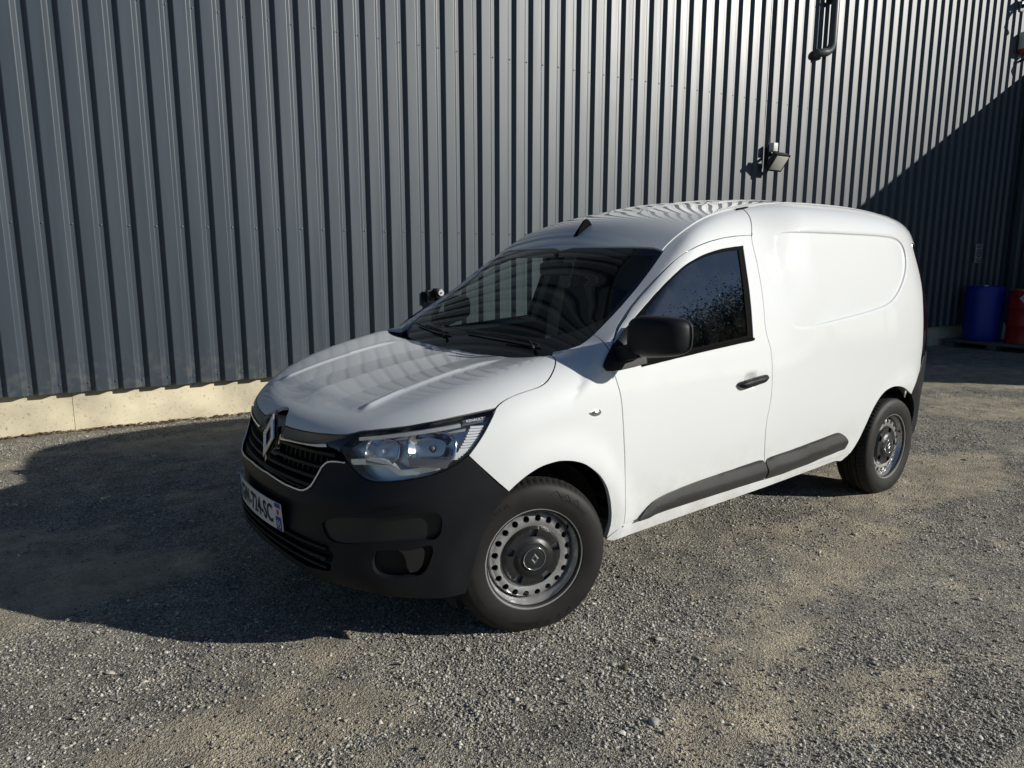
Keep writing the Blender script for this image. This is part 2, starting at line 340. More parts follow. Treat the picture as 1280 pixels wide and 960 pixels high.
# lines measured on the van's skin (metres; x from the front axle back, y to the right, z up)
T = {k: np.array(v)/1000. for k, v in {
 'hl_top': [(-617,-521,837),(-605,-539,841),(-593,-557,844),(-581,-575,848),(-567,-592,851),(-554,-609,855),(-540,-625,858),(-525,-641,861),(-510,-657,865),(-495,-672,868),(-479,-686,872),(-462,-700,876),(-445,-713,880),(-428,-726,884),(-410,-738,888),(-392,-749,892),(-373,-760,897),(-354,-769,900),(-334,-778,904),(-314,-786,907),(-293,-793,910),(-273,-800,913),(-252,-806,916),(-231,-812,919),(-210,-817,923)],
 'hl_right': [(-210,-817,923),(-225,-824,904),(-241,-829,886),(-257,-833,867),(-273,-836,848),(-289,-837,829),(-306,-837,810),(-323,-836,792),(-340,-833,774)],
 'hl_bottom': [(-340,-833,774),(-358,-827,761),(-375,-821,749),(-392,-813,739),(-410,-804,729),(-427,-794,721),(-445,-784,714),(-463,-773,708),(-480,-761,703),(-498,-748,699),(-514,-734,695),(-531,-720,691),(-547,-706,688),(-562,-690,685),(-577,-674,683),(-591,-658,681),(-604,-641,681),(-616,-622,683),(-626,-604,688),(-634,-586,697),(-641,-568,708),(-646,-551,721),(-652,-535,735),(-657,-521,750),(-662,-506,766),(-665,-492,782)],
 'hl_inner': [(-665,-492,782),(-660,-497,789),(-655,-501,796),(-649,-505,803),(-643,-509,810),(-637,-513,817),(-630,-516,824),(-624,-519,830),(-617,-521,837)],
 'hood_lead': [(-682,74,845),(-684,48,844),(-686,22,843),(-690,-4,840),(-695,-29,836),(-702,-54,830),(-711,-78,823),(-720,-100,814),(-731,-120,801)],
 'hood_lead2': [(-731,-120,801),(-729,-149,801),(-726,-177,802),(-722,-205,803),(-718,-233,804),(-713,-261,805),(-707,-289,807),(-701,-316,809),(-694,-344,811),(-686,-371,813),(-677,-398,815),(-668,-424,817),(-658,-451,820),(-647,-477,823),(-634,-501,827),(-618,-524,834)],
 'hood_shut': [(-210,-817,923),(-187,-812,938),(-160,-812,949),(-133,-813,957),(-105,-815,963),(-78,-818,969),(-50,-820,974),(-22,-822,979),(6,-821,987),(31,-815,998),(54,-805,1012),(75,-792,1025),(96,-777,1038),(115,-759,1049),(133,-739,1058),(146,-715,1065),(154,-688,1071)],
 'hood_rear': [(154,-688,1071),(133,-668,1067),(118,-644,1063),(110,-616,1059),(105,-588,1055),(102,-559,1052),(103,-531,1048),(106,-502,1045),(110,-473,1043),(116,-445,1040),(123,-417,1038),(129,-389,1035),(136,-360,1033),(142,-332,1031),(148,-304,1029),(154,-275,1027),(159,-247,1025),(165,-219,1023),(169,-190,1022),(173,-161,1020),(177,-132,1019),(180,-104,1018),(182,-75,1017),(183,-46,1017),(184,-17,1016),(183,12,1016),(181,41,1016),(178,70,1016)],
 'ws_edge': [(364,-703,1142),(389,-701,1157),(414,-700,1173),(438,-697,1188),(463,-694,1203),(487,-691,1218),(511,-688,1234),(536,-685,1249),(560,-681,1265),(584,-677,1281),(608,-674,1297),(631,-670,1313),(655,-666,1329),(678,-662,1346),(701,-658,1363),(724,-654,1380),(747,-650,1397),(770,-645,1414),(793,-640,1431),(816,-634,1448),(839,-628,1464),(862,-621,1481)],
 'ws_top': [(864,-618,1483),(869,-591,1492),(870,-563,1497),(866,-534,1500),(861,-506,1502),(855,-478,1503),(850,-449,1503),(845,-421,1504),(840,-392,1504),(835,-364,1505),(831,-335,1505),(827,-306,1506),(823,-278,1506),(820,-249,1507),(818,-220,1507),(815,-191,1507),(813,-163,1508),(812,-134,1508),(810,-105,1508),(809,-76,1508),(809,-47,1508),(808,-18,1509)],
 'wing_apillar': [(364,-703,1142),(363,-721,1139),(360,-738,1134),(356,-755,1130),(351,-772,1124),(345,-787,1117),(340,-803,1109),(336,-818,1100),(333,-833,1090)],
 'sail_front': [(332,-833,1090),(318,-838,1078),(305,-842,1066),(291,-847,1054),(279,-852,1041),(272,-859,1026),(286,-863,1017),(304,-865,1014),(323,-865,1013)],
 'door_front': [(323,-865,1013),(333,-870,987),(341,-875,959),(349,-879,932),(355,-882,904),(359,-884,875),(362,-885,846),(364,-886,817),(367,-887,788),(369,-887,760),(372,-888,731),(375,-887,702),(379,-887,673),(382,-886,644),(385,-885,616),(388,-884,587),(391,-883,558),(394,-882,529),(397,-881,501),(399,-880,472),(402,-878,443),(404,-876,414),(404,-873,385),(403,-870,356)],
 'door_bottom': [(402,-871,364),(431,-868,363),(460,-864,362),(489,-862,362),(519,-861,362),(548,-861,363),(578,-861,364),(607,-861,364),(637,-861,365),(666,-861,365),(695,-861,365),(725,-861,366),(754,-861,366),(784,-861,366),(813,-861,366),(843,-861,366),(872,-861,366),(901,-861,366),(931,-861,366),(960,-861,366),(990,-861,366),(1019,-861,366),(1049,-861,365),(1078,-861,365),(1107,-861,365),(1137,-861,365),(1166,-861,364),(1196,-861,364),(1225,-861,364),(1255,-861,364),(1284,-860,363),(1313,-860,363),(1343,-860,363),(1372,-860,363),(1402,-860,362)],
 'door_rear': [(1402,-860,362),(1397,-864,392),(1393,-867,421),(1388,-870,450),(1382,-872,479),(1376,-875,508),(1371,-877,537),(1366,-880,566),(1362,-882,595),(1359,-884,625),(1359,-886,654),(1361,-887,684),(1367,-887,713),(1374,-887,742),(1381,-887,771),(1385,-887,800),(1387,-886,830),(1388,-884,859),(1388,-883,889),(1389,-880,918),(1390,-877,948),(1391,-872,977),(1391,-867,1006),(1389,-860,1035),(1383,-853,1063),(1378,-845,1091),(1377,-837,1120),(1380,-829,1148),(1386,-821,1176),(1393,-813,1204),(1398,-804,1231),(1403,-796,1259),(1407,-787,1287),(1411,-778,1316),(1414,-769,1344),(1416,-760,1372),(1417,-751,1400),(1419,-741,1428),(1420,-732,1456),(1420,-722,1484),(1419,-712,1512),(1422,-702,1540),(1427,-693,1568)],
 'door_top': [(1427,-693,1568),(1397,-693,1566),(1367,-693,1565),(1338,-694,1563),(1308,-694,1561),(1278,-695,1558),(1249,-696,1555),(1219,-698,1552),(1190,-699,1548),(1161,-701,1543),(1132,-702,1538),(1103,-704,1533),(1074,-706,1527),(1045,-708,1520),(1016,-710,1513),(987,-711,1505),(959,-711,1496),(931,-711,1487),(903,-710,1475),(877,-709,1463),(850,-709,1449),(825,-708,1434),(799,-708,1418),(774,-708,1402),(750,-708,1386),(725,-708,1369),(701,-708,1352),(676,-709,1335),(652,-710,1318),(628,-713,1302),(603,-716,1285),(579,-721,1269),(554,-726,1253),(530,-733,1237),(506,-740,1221),(482,-748,1205),(458,-757,1190),(435,-768,1175),(414,-781,1160),(393,-796,1144),(374,-810,1127),(354,-823,1108),(335,-835,1089)],
 'win_top': [(1340,-712,1513),(1311,-712,1510),(1281,-713,1508),(1251,-714,1505),(1222,-715,1502),(1193,-716,1499),(1163,-718,1495),(1134,-719,1490),(1105,-721,1485),(1076,-723,1479),(1047,-726,1473),(1018,-728,1466),(990,-731,1458),(961,-734,1449),(933,-737,1440),(905,-740,1431),(878,-743,1420),(851,-746,1408),(825,-749,1394),(799,-752,1381),(773,-755,1366),(747,-758,1352),(722,-761,1337),(697,-764,1321),(671,-767,1306),(646,-770,1290),(622,-773,1274),(597,-777,1259),(572,-782,1243),(547,-786,1228),(522,-791,1212)],
 'win_rear': [(1340,-712,1513),(1335,-721,1486),(1331,-730,1459),(1327,-740,1432),(1323,-749,1405),(1319,-758,1378),(1316,-767,1350),(1312,-776,1323),(1308,-784,1296),(1303,-793,1269),(1298,-801,1242),(1293,-810,1214),(1287,-818,1187),(1281,-826,1160),(1276,-834,1133),(1270,-841,1106),(1265,-849,1078)],
 'win_bottom': [(1265,-849,1078),(1235,-850,1076),(1205,-850,1074),(1175,-851,1073),(1145,-851,1071),(1115,-852,1069),(1085,-852,1067),(1056,-853,1065),(1026,-853,1063),(996,-854,1061),(966,-854,1059),(936,-855,1057),(906,-855,1055),(876,-856,1053),(847,-857,1051),(817,-857,1048),(787,-858,1046),(757,-858,1044),(727,-859,1042),(697,-859,1040),(668,-860,1037),(638,-861,1035),(608,-861,1033),(578,-862,1030),(548,-862,1028),(518,-863,1026),(488,-864,1023)],
 'glass_top': [(1306,-716,1500),(1277,-717,1498),(1248,-717,1496),(1220,-718,1494),(1191,-719,1490),(1162,-721,1487),(1134,-722,1482),(1105,-724,1477),(1077,-726,1472),(1049,-728,1466),(1020,-730,1459),(993,-733,1452),(965,-735,1444),(937,-738,1435),(910,-741,1426),(883,-744,1416),(857,-748,1405),(831,-751,1392),(805,-754,1379),(780,-757,1365),(755,-760,1351),(730,-763,1337),(705,-766,1322),(680,-769,1307),(656,-772,1292),(631,-776,1277),(607,-780,1262),(583,-784,1246)],
 'glass_rear': [(1306,-716,1500),(1302,-725,1473),(1298,-735,1446),(1294,-744,1419),(1290,-753,1392),(1286,-762,1365),(1281,-771,1338),(1277,-779,1311),(1272,-788,1284),(1266,-796,1257),(1261,-805,1230),(1256,-813,1203),(1251,-821,1176),(1246,-829,1149),(1241,-837,1121),(1236,-845,1094)],
 'glass_bottom': [(1236,-845,1094),(1207,-845,1092),(1178,-846,1089),(1149,-846,1087),(1120,-847,1085),(1091,-848,1083),(1062,-848,1081),(1033,-849,1079),(1004,-849,1077),(975,-850,1075),(946,-851,1072),(917,-851,1070),(888,-852,1068),(859,-852,1066),(830,-853,1064),(800,-854,1062),(771,-854,1060),(742,-855,1058),(713,-855,1055),(684,-856,1053),(655,-856,1051),(626,-857,1049),(597,-858,1046),(568,-858,1044),(539,-859,1042),(510,-860,1040)],
 'wing_bottom': [(403,-870,356),(392,-868,352),(381,-867,348),(370,-865,343),(359,-863,338),(349,-861,332),(338,-858,326),(328,-856,320),(318,-854,314)],
 'arch_front': [(318,-854,314),(323,-859,343),(329,-864,371),(329,-869,401),(325,-873,430),(319,-876,458),(311,-879,486),(300,-882,514),(288,-885,540),(272,-887,565),(254,-890,588),(234,-891,610),(212,-893,629),(188,-894,647),(164,-894,663),(137,-894,677),(110,-894,687),(81,-893,695),(52,-892,700),(23,-890,703),(-6,-889,702),(-36,-887,699),(-64,-884,693),(-92,-882,683),(-119,-879,671),(-144,-875,656),(-168,-871,640),(-191,-867,622)],
 'bumper_wing': [(-191,-867,622),(-211,-866,640),(-231,-864,659),(-249,-859,678),(-267,-853,697),(-285,-848,716),(-304,-844,735),(-322,-839,754),(-340,-833,774)],
 'bumper_arch': [(-193,-866,621),(-211,-861,599),(-228,-855,576),(-242,-850,551),(-254,-845,526),(-266,-840,500),(-278,-835,474),(-288,-831,447),(-294,-826,419),(-300,-822,391),(-305,-817,363),(-310,-812,335),(-316,-806,307),(-320,-799,279),(-323,-791,252)],
 'bumper_bottom': [(-326,-787,240),(-353,-784,241),(-381,-779,242),(-408,-772,242),(-433,-761,242),(-458,-748,244),(-483,-736,247),(-508,-724,251),(-532,-710,254),(-555,-695,258),(-578,-680,261),(-600,-663,267),(-621,-646,272)],
 'bumper_lip': [(-716,-505,288),(-724,-478,281),(-734,-450,279),(-745,-424,283),(-757,-398,290),(-767,-371,296),(-776,-343,302),(-783,-315,306),(-790,-287,310),(-796,-258,314),(-801,-230,318),(-806,-201,322),(-810,-172,325)],
 'chrome': [(-657,-525,733),(-669,-499,732),(-681,-472,729),(-692,-446,723),(-704,-428,704),(-715,-419,679),(-727,-411,654),(-740,-402,629),(-753,-382,612),(-762,-355,606),(-769,-327,605),(-775,-298,606),(-780,-270,606),(-785,-241,607),(-788,-212,609),(-791,-183,610),(-793,-154,612),(-795,-125,613),(-796,-96,615)],
 'fog_up': [(-741,-460,500),(-731,-482,517),(-720,-507,528),(-707,-533,535),(-694,-559,540),(-679,-584,544),(-664,-609,548),(-647,-633,551),(-629,-657,552),(-609,-679,554),(-589,-699,559),(-567,-719,565),(-544,-737,570),(-520,-754,574),(-495,-769,578),(-469,-784,581),(-444,-796,577),(-431,-801,553),(-432,-799,523),(-437,-795,494),(-457,-785,478),(-483,-772,477),(-509,-757,476),(-534,-742,475),(-558,-725,473),(-581,-706,471),(-604,-687,468),(-625,-666,465),(-644,-644,461),(-662,-621,457),(-678,-597,453),(-694,-572,449),(-708,-546,446),(-721,-519,445),(-732,-493,453),(-738,-473,473),(-741,-460,500)],
 'fog_low': [(-652,-637,442),(-633,-659,445),(-612,-680,447),(-591,-699,449),(-568,-718,452),(-544,-735,455),(-520,-751,458),(-494,-765,461),(-469,-779,468),(-444,-791,475),(-435,-794,451),(-440,-791,422),(-447,-785,394),(-456,-778,367),(-467,-769,342),(-486,-756,324),(-511,-742,319),(-537,-728,318),(-561,-711,316),(-585,-694,315),(-608,-675,316),(-629,-656,322),(-648,-638,334),(-661,-626,357),(-664,-623,386),(-660,-628,415),(-652,-637,442)],
 'fog_trim': [(-567,-718,445),(-545,-734,450),(-521,-749,455),(-497,-764,455),(-484,-770,435),(-485,-767,407),(-489,-762,380),(-503,-753,358),(-526,-739,352),(-538,-735,374),(-540,-736,402),(-549,-731,428),(-567,-718,445)],
 'a_roof': [(872,-617,1488),(896,-613,1505),(921,-612,1522),(946,-612,1538),(972,-613,1553),(998,-613,1568),(1025,-612,1582),(1052,-610,1594),(1079,-607,1606),(1107,-603,1617),(1135,-598,1627),(1163,-594,1636),(1191,-591,1645),(1220,-588,1654),(1248,-587,1662),(1277,-585,1669),(1307,-582,1676),(1336,-579,1682),(1365,-576,1688),(1394,-574,1693),(1424,-574,1698),(1453,-577,1702),(1483,-582,1705)],
 'b_roof': [(1488,-584,1705),(1485,-604,1692),(1480,-623,1678),(1475,-639,1663),(1468,-654,1646),(1459,-666,1627),(1450,-677,1608),(1440,-685,1588),(1431,-693,1568)],
 'panel': [(1576,-727,1551),(1590,-726,1568),(1608,-727,1580),(1629,-731,1586),(1650,-736,1588),(1671,-742,1589),(1692,-747,1590),(1714,-752,1591),(1735,-757,1591),(1757,-761,1592),(1778,-764,1592),(1800,-766,1593),(1822,-768,1593),(1844,-769,1593),(1866,-769,1594),(1888,-770,1594),(1910,-770,1594),(1932,-770,1594),(1954,-770,1594),(1975,-770,1594),(1997,-770,1594),(2019,-770,1595),(2041,-770,1595),(2063,-770,1595),(2085,-770,1595),(2107,-770,1595),(2129,-770,1595),(2151,-770,1595),(2173,-770,1594),(2195,-770,1594),(2217,-770,1594),(2239,-770,1594),(2260,-770,1594),(2282,-770,1594),(2304,-770,1594),(2326,-770,1594),(2348,-770,1594),(2370,-770,1594),(2392,-770,1594),(2414,-770,1593),(2436,-770,1593),(2458,-770,1593),(2480,-770,1593),(2502,-770,1592),(2524,-770,1592),(2545,-770,1592),(2567,-770,1591),(2589,-770,1591),(2611,-770,1590),(2633,-770,1589),(2655,-770,1589),(2677,-770,1587),(2699,-769,1586),(2721,-769,1584),(2742,-769,1581),(2764,-769,1577),(2785,-769,1573),(2806,-769,1565),(2826,-770,1557),(2844,-772,1544),(2857,-775,1528),(2866,-779,1508),(2868,-785,1487),(2866,-791,1466),(2860,-796,1446),(2852,-802,1427),(2842,-808,1408),(2830,-813,1390),(2816,-818,1374),(2802,-823,1358),(2786,-827,1343),(2771,-832,1329),(2754,-836,1314),(2738,-839,1300),(2721,-842,1287),(2704,-846,1274),(2686,-848,1261),(2667,-851,1249),(2649,-853,1238),(2629,-855,1228),(2610,-857,1219),(2590,-859,1210),(2569,-860,1203),(2548,-861,1197),(2527,-862,1192),(2505,-863,1187),(2484,-864,1183),(2462,-864,1180),(2440,-865,1177),(2419,-865,1174),(2397,-865,1171),(2375,-866,1168),(2353,-866,1166),(2332,-866,1163),(2310,-866,1161),(2288,-867,1159),(2266,-867,1156),(2244,-867,1154),(2222,-868,1152),(2201,-868,1150),(2179,-868,1148),(2157,-868,1146),(2135,-869,1145),(2113,-869,1143),(2091,-869,1141),(2070,-869,1139),(2048,-870,1137),(2026,-870,1135),(2004,-870,1133),(1982,-870,1132),(1960,-871,1130),(1939,-871,1128),(1917,-871,1126),(1895,-871,1124),(1873,-871,1123),(1851,-871,1121),(1829,-871,1119),(1807,-871,1117),(1786,-870,1115),(1764,-869,1113),(1742,-868,1111),(1720,-867,1108),(1699,-865,1106),(1677,-864,1105),(1655,-861,1105),(1633,-859,1107),(1612,-855,1111),(1593,-851,1121),(1579,-846,1137),(1571,-840,1156),(1565,-835,1176),(1560,-829,1197),(1555,-823,1217),(1551,-816,1238),(1547,-810,1259),(1545,-804,1279),(1544,-798,1300),(1544,-792,1322),(1545,-786,1343),(1546,-780,1364),(1547,-773,1385),(1549,-767,1406),(1552,-761,1427),(1555,-756,1447),(1558,-750,1468),(1562,-744,1489),(1566,-738,1510),(1571,-733,1531),(1576,-727,1551)],
 'side_bottom': [(1401,-860,363),(1430,-860,362),(1459,-860,362),(1488,-860,362),(1518,-860,361),(1547,-860,361),(1576,-860,361),(1605,-860,360),(1634,-860,360),(1663,-860,360),(1692,-860,360),(1721,-860,360),(1750,-860,360),(1779,-860,360),(1809,-860,360),(1838,-860,360),(1867,-860,359),(1896,-860,359),(1925,-860,359),(1954,-860,359),(1983,-860,359),(2012,-860,359),(2041,-860,358),(2070,-860,358),(2100,-860,358),(2129,-860,358),(2158,-860,358),(2187,-860,358),(2216,-860,358),(2245,-860,358)],
 'arch_rear': [(2245,-860,358),(2267,-862,377),(2288,-865,397),(2307,-867,419),(2324,-870,442),(2339,-872,467),(2354,-874,492),(2368,-877,517),(2382,-879,542),(2396,-881,567),(2412,-883,592),(2430,-885,615),(2449,-886,636),(2471,-887,656),(2494,-888,673),(2519,-889,687),(2546,-890,698),(2574,-891,705),(2603,-892,709),(2632,-893,711),(2661,-893,709),(2689,-893,706),(2718,-892,699),(2746,-890,693),(2773,-888,684),(2801,-886,674),(2828,-883,664),(2854,-879,653),(2881,-876,642),(2908,-872,631)],
 'rb_top': [(2908,-872,631),(2914,-876,659),(2927,-878,685),(2946,-875,706),(2970,-871,722),(2995,-865,736),(3020,-859,749),(3045,-853,761),(3071,-846,774),(3096,-840,786),(3122,-834,798),(3147,-826,809),(3173,-819,820),(3199,-811,830)],
 'rb_arch': [(2908,-872,631),(2932,-868,614),(2955,-863,597),(2979,-857,579),(3001,-852,560),(3023,-846,540),(3043,-840,518),(3058,-835,494),(3067,-830,466),(3067,-827,436),(3060,-826,407),(3052,-825,379)],
 'trim_door': [(482,-862,364),(505,-864,381),(529,-865,399),(553,-867,416),(579,-868,429),(607,-869,438),(636,-869,444),(665,-870,448),(694,-870,451),(724,-870,453),(753,-870,456),(782,-871,458),(812,-871,460),(841,-871,462),(870,-871,463),(900,-871,465),(929,-871,466),(958,-871,467),(988,-871,468),(1017,-871,469),(1047,-871,470),(1076,-872,471),(1105,-872,471),(1135,-872,472),(1164,-872,474),(1194,-872,475),(1223,-872,476),(1252,-872,477),(1282,-872,478),(1311,-872,479),(1341,-872,479),(1370,-872,474),(1388,-870,453),(1393,-868,424),(1396,-865,395),(1400,-861,366)],
 'trim_door_b': [(1400,-861,366),(1371,-861,366),(1341,-861,366),(1312,-861,366),(1282,-861,366),(1252,-861,366),(1223,-861,366),(1193,-861,366),(1163,-861,366),(1134,-861,366),(1104,-861,366),(1074,-861,366),(1045,-861,366),(1015,-861,366),(986,-861,366),(956,-861,366),(926,-861,366),(897,-861,366),(867,-861,366),(837,-861,366),(808,-861,366),(778,-861,366),(749,-861,366),(719,-861,366),(689,-861,366),(660,-861,366),(630,-861,365),(600,-861,365),(571,-861,364),(541,-861,364),(512,-861,364),(482,-862,364)],
 'trim_door_c': [(535,-861,364),(560,-863,378),(588,-864,391),(616,-865,398),(646,-865,400),(676,-865,402),(706,-866,403),(735,-866,404),(765,-866,404),(795,-866,405),(825,-866,406),(854,-866,406),(884,-866,407),(914,-866,408),(944,-866,408),(974,-866,408),(1003,-866,409),(1033,-866,409),(1063,-866,410),(1093,-866,410),(1123,-866,410),(1152,-866,411),(1182,-866,411),(1212,-866,412),(1242,-866,412),(1272,-866,412),(1301,-867,413),(1331,-867,413),(1361,-867,413),(1391,-867,414)],
 'trim_side': [(1420,-861,364),(1415,-864,393),(1407,-867,421),(1396,-870,449),(1398,-872,475),(1427,-872,481),(1457,-872,482),(1486,-873,483),(1516,-873,484),(1546,-873,485),(1576,-873,486),(1605,-873,487),(1635,-873,489),(1665,-873,491),(1695,-873,492),(1724,-874,494),(1754,-874,496),(1784,-874,498),(1814,-874,500),(1843,-874,501),(1873,-874,503),(1903,-874,505),(1932,-875,507),(1962,-875,509),(1992,-875,511),(2022,-875,513),(2051,-875,513),(2081,-875,509),(2109,-874,498),(2134,-873,482),(2154,-871,461),(2167,-868,435),(2172,-866,406),(2170,-862,377)],
 'trim_side_b': [(2170,-862,377),(2142,-862,376),(2113,-862,375),(2084,-862,374),(2055,-862,373),(2026,-862,372),(1997,-862,371),(1969,-861,370),(1940,-861,369),(1911,-861,369),(1882,-861,368),(1853,-861,367),(1824,-861,366),(1796,-861,365),(1767,-861,365),(1738,-861,364),(1709,-861,363),(1680,-860,363),(1651,-860,363),(1622,-860,362),(1594,-860,362),(1565,-860,362),(1536,-860,363),(1507,-860,363),(1478,-860,363),(1449,-861,363),(1420,-861,364)],
 'trim_side_c': [(1412,-866,412),(1442,-867,413),(1472,-867,415),(1502,-867,416),(1532,-867,417),(1562,-867,418),(1592,-867,419),(1621,-867,420),(1651,-867,422),(1681,-868,423),(1711,-868,425),(1741,-868,426),(1771,-868,428),(1801,-868,430),(1831,-868,432),(1860,-869,434),(1890,-869,436),(1920,-869,438),(1950,-869,440),(1980,-869,442),(2010,-869,444),(2040,-870,446),(2069,-870,448),(2099,-870,450),(2129,-870,451),(2159,-870,452)],
 'sill_bottom': [(333,-851,292),(362,-855,295),(391,-858,298),(420,-858,298),(450,-855,297),(479,-852,296),(509,-850,296),(538,-849,296),(568,-849,296),(597,-849,297),(627,-849,298),(656,-850,299),(686,-850,299),(715,-850,300),(745,-850,301),(774,-850,302),(804,-850,302),(833,-850,303),(863,-851,304),(892,-851,304),(922,-851,305),(951,-851,305),(981,-851,306),(1010,-851,307),(1040,-851,307),(1069,-851,308),(1099,-851,308),(1128,-852,308),(1158,-852,309),(1187,-852,309),(1217,-852,310),(1246,-852,311),(1276,-852,311),(1305,-852,312),(1335,-852,312),(1364,-852,313),(1394,-853,314),(1423,-853,314),(1453,-853,315),(1482,-853,316),(1512,-853,317),(1541,-853,318),(1571,-853,319),(1600,-854,320),(1630,-854,321),(1659,-854,322),(1689,-854,323),(1718,-854,324),(1748,-855,325),(1777,-855,326),(1807,-855,327),(1836,-855,328),(1866,-855,329),(1895,-855,330),(1925,-856,331),(1954,-856,333),(1984,-856,334),(2013,-856,335),(2043,-856,336),(2072,-856,337),(2102,-857,338),(2131,-857,339)],
 'handle': [(1104,-883,879),(1121,-883,892),(1142,-882,898),(1163,-882,901),(1184,-882,902),(1205,-882,904),(1226,-882,905),(1247,-882,907),(1269,-881,908),(1290,-881,909),(1311,-881,908),(1332,-882,904),(1348,-883,892),(1331,-883,880),(1311,-884,875),(1290,-884,872),(1268,-884,870),(1247,-884,868),(1226,-884,865),(1205,-884,863),(1184,-884,861),(1163,-884,860),(1141,-884,860),(1121,-884,866),(1104,-883,879)],
 'bowl': [(1161,-882,897),(1184,-881,914),(1212,-880,922),(1242,-880,921),(1267,-881,908),(1271,-883,881),(1254,-884,858),(1227,-885,850),(1198,-885,854),(1175,-884,871),(1161,-882,897)],
 'repeater': [(182,-883,866),(199,-883,873),(216,-882,877),(234,-883,875),(244,-883,863),(232,-884,852),(215,-884,851),(197,-883,856),(182,-883,866)],
 'chrome_near': [(-749,-124,760),(-746,-152,761),(-743,-181,762),(-740,-209,764),(-736,-238,765),(-731,-266,766),(-726,-294,768),(-720,-322,770),(-713,-350,773),(-705,-377,776),(-696,-404,781),(-686,-431,786),(-686,-438,777),(-696,-412,772),(-705,-384,769),(-713,-357,767),(-720,-329,765),(-726,-301,764),(-731,-273,762),(-736,-245,760),(-740,-216,758),(-744,-188,756),(-747,-159,753),(-750,-131,750)],
 'emblem': [(-710,-20,827),(-722,-43,814),(-736,-63,796),(-748,-69,771),(-755,-62,743),(-761,-54,715),(-770,-51,687),(-777,-31,667),(-776,-2,670),(-772,25,682),(-765,48,700),(-759,63,724),(-753,60,753),(-747,43,776),(-737,24,796),(-724,2,812),(-710,-20,827)],
 'ridge': [(-540,-455,891),(-512,-455,901),(-485,-454,910),(-457,-452,919),(-429,-450,928),(-401,-449,936),(-373,-448,944),(-345,-446,952),(-317,-443,959),(-289,-441,966),(-260,-438,972),(-232,-436,978),(-203,-435,984),(-175,-436,990),(-146,-439,996),(-118,-442,1001),(-89,-446,1007),(-61,-451,1012),(-33,-455,1018),(-5,-460,1023),(23,-468,1028),(50,-478,1034),(77,-487,1039)],
 'tail_edge': [(3078,-724,1553),(3087,-730,1525),(3097,-735,1497),(3107,-740,1469),(3117,-745,1442),(3129,-749,1415),(3138,-755,1387),(3143,-761,1359),(3144,-769,1330),(3140,-777,1302),(3132,-786,1275),(3124,-795,1248),(3114,-803,1221),(3104,-811,1194),(3096,-817,1166),(3090,-822,1137),(3086,-827,1108),(3082,-831,1079),(3080,-834,1049),(3078,-837,1020),(3077,-839,990),(3077,-841,961),(3077,-843,931),(3074,-844,901),(3068,-846,872),(3059,-849,844)],
 'sail': [(332,-833,1090),(347,-829,1101),(363,-825,1112),(379,-822,1122),(395,-818,1133),(411,-814,1143),(427,-810,1154),(443,-807,1164),(460,-803,1174)],
 'sail2': [(460,-803,1174),(464,-817,1159),(469,-829,1141),(477,-836,1123),(487,-842,1105),(497,-847,1087),(507,-852,1068),(511,-857,1048),(510,-863,1027)],
 'sail3': [(510,-863,1027),(482,-863,1025),(454,-864,1022),(426,-864,1020),(398,-865,1018),(370,-865,1016),(342,-865,1015),(314,-865,1014),(287,-863,1017),(274,-855,1034),(291,-847,1054),(311,-840,1072),(332,-833,1090)],
 'drl': [(-648,-543,738),(-634,-568,742),(-619,-592,745),(-603,-616,748),(-586,-639,750),(-569,-661,746),(-555,-682,733),(-540,-702,719),(-520,-722,720),(-498,-740,725),(-476,-758,730),(-454,-775,735),(-430,-790,740)],
 'drl_top': [(-616,-549,823),(-600,-572,827),(-583,-596,831),(-566,-618,835),(-547,-639,839),(-527,-660,844),(-507,-680,848),(-486,-699,853),(-464,-718,857),(-442,-735,862),(-419,-752,866),(-395,-767,871),(-370,-781,875),(-344,-793,880)],
 'refl': [(-452,-759,809),(-469,-745,807),(-486,-730,806),(-503,-716,804),(-519,-700,802),(-534,-685,799),(-549,-669,797),(-564,-652,795),(-578,-635,792)],
 'indic': [(-311,-810,878),(-285,-817,883),(-263,-826,879),(-278,-832,856),(-296,-833,835),(-315,-833,815),(-337,-830,798),(-360,-823,785),(-379,-813,791),(-361,-816,812),(-344,-817,834),(-327,-815,856),(-311,-810,878)],
 'hl_name': [(-322,-798,888),(-315,-801,889),(-308,-803,890),(-300,-805,891),(-293,-808,892),(-285,-810,893),(-278,-813,894),(-270,-815,894),(-263,-818,895)],
 'slat1': [(-800,-264,430),(-795,-290,429),(-790,-316,428),(-784,-343,427),(-778,-369,426),(-770,-394,424),(-762,-420,423),(-754,-446,421),(-745,-471,418)],
 'slat2': [(-815,-161,396),(-812,-190,397),(-808,-219,396),(-804,-249,396),(-799,-277,394),(-794,-306,393),(-787,-335,391),(-780,-363,390),(-773,-391,388),(-764,-419,385),(-754,-447,382),(-744,-474,378)],
 'slat3': [(-819,-103,370),(-817,-133,369),(-814,-162,368),(-811,-191,365),(-807,-220,363),(-803,-249,361),(-798,-278,359),(-792,-307,357),(-786,-336,355),(-779,-364,353),(-771,-392,351),(-762,-420,348),(-752,-448,344),(-742,-475,340)],
 'fold': [(-750,-425,566),(-740,-452,568),(-730,-479,570),(-718,-505,572),(-706,-531,575),(-692,-556,578),(-678,-581,582),(-662,-605,586),(-646,-629,590),(-629,-652,593),(-610,-674,595),(-590,-694,598),(-569,-713,602),(-547,-732,605),(-524,-749,609),(-500,-765,612),(-475,-779,615),(-450,-793,618),(-424,-806,620),(-397,-817,622),(-370,-826,623),(-343,-835,624)],
}.items()}
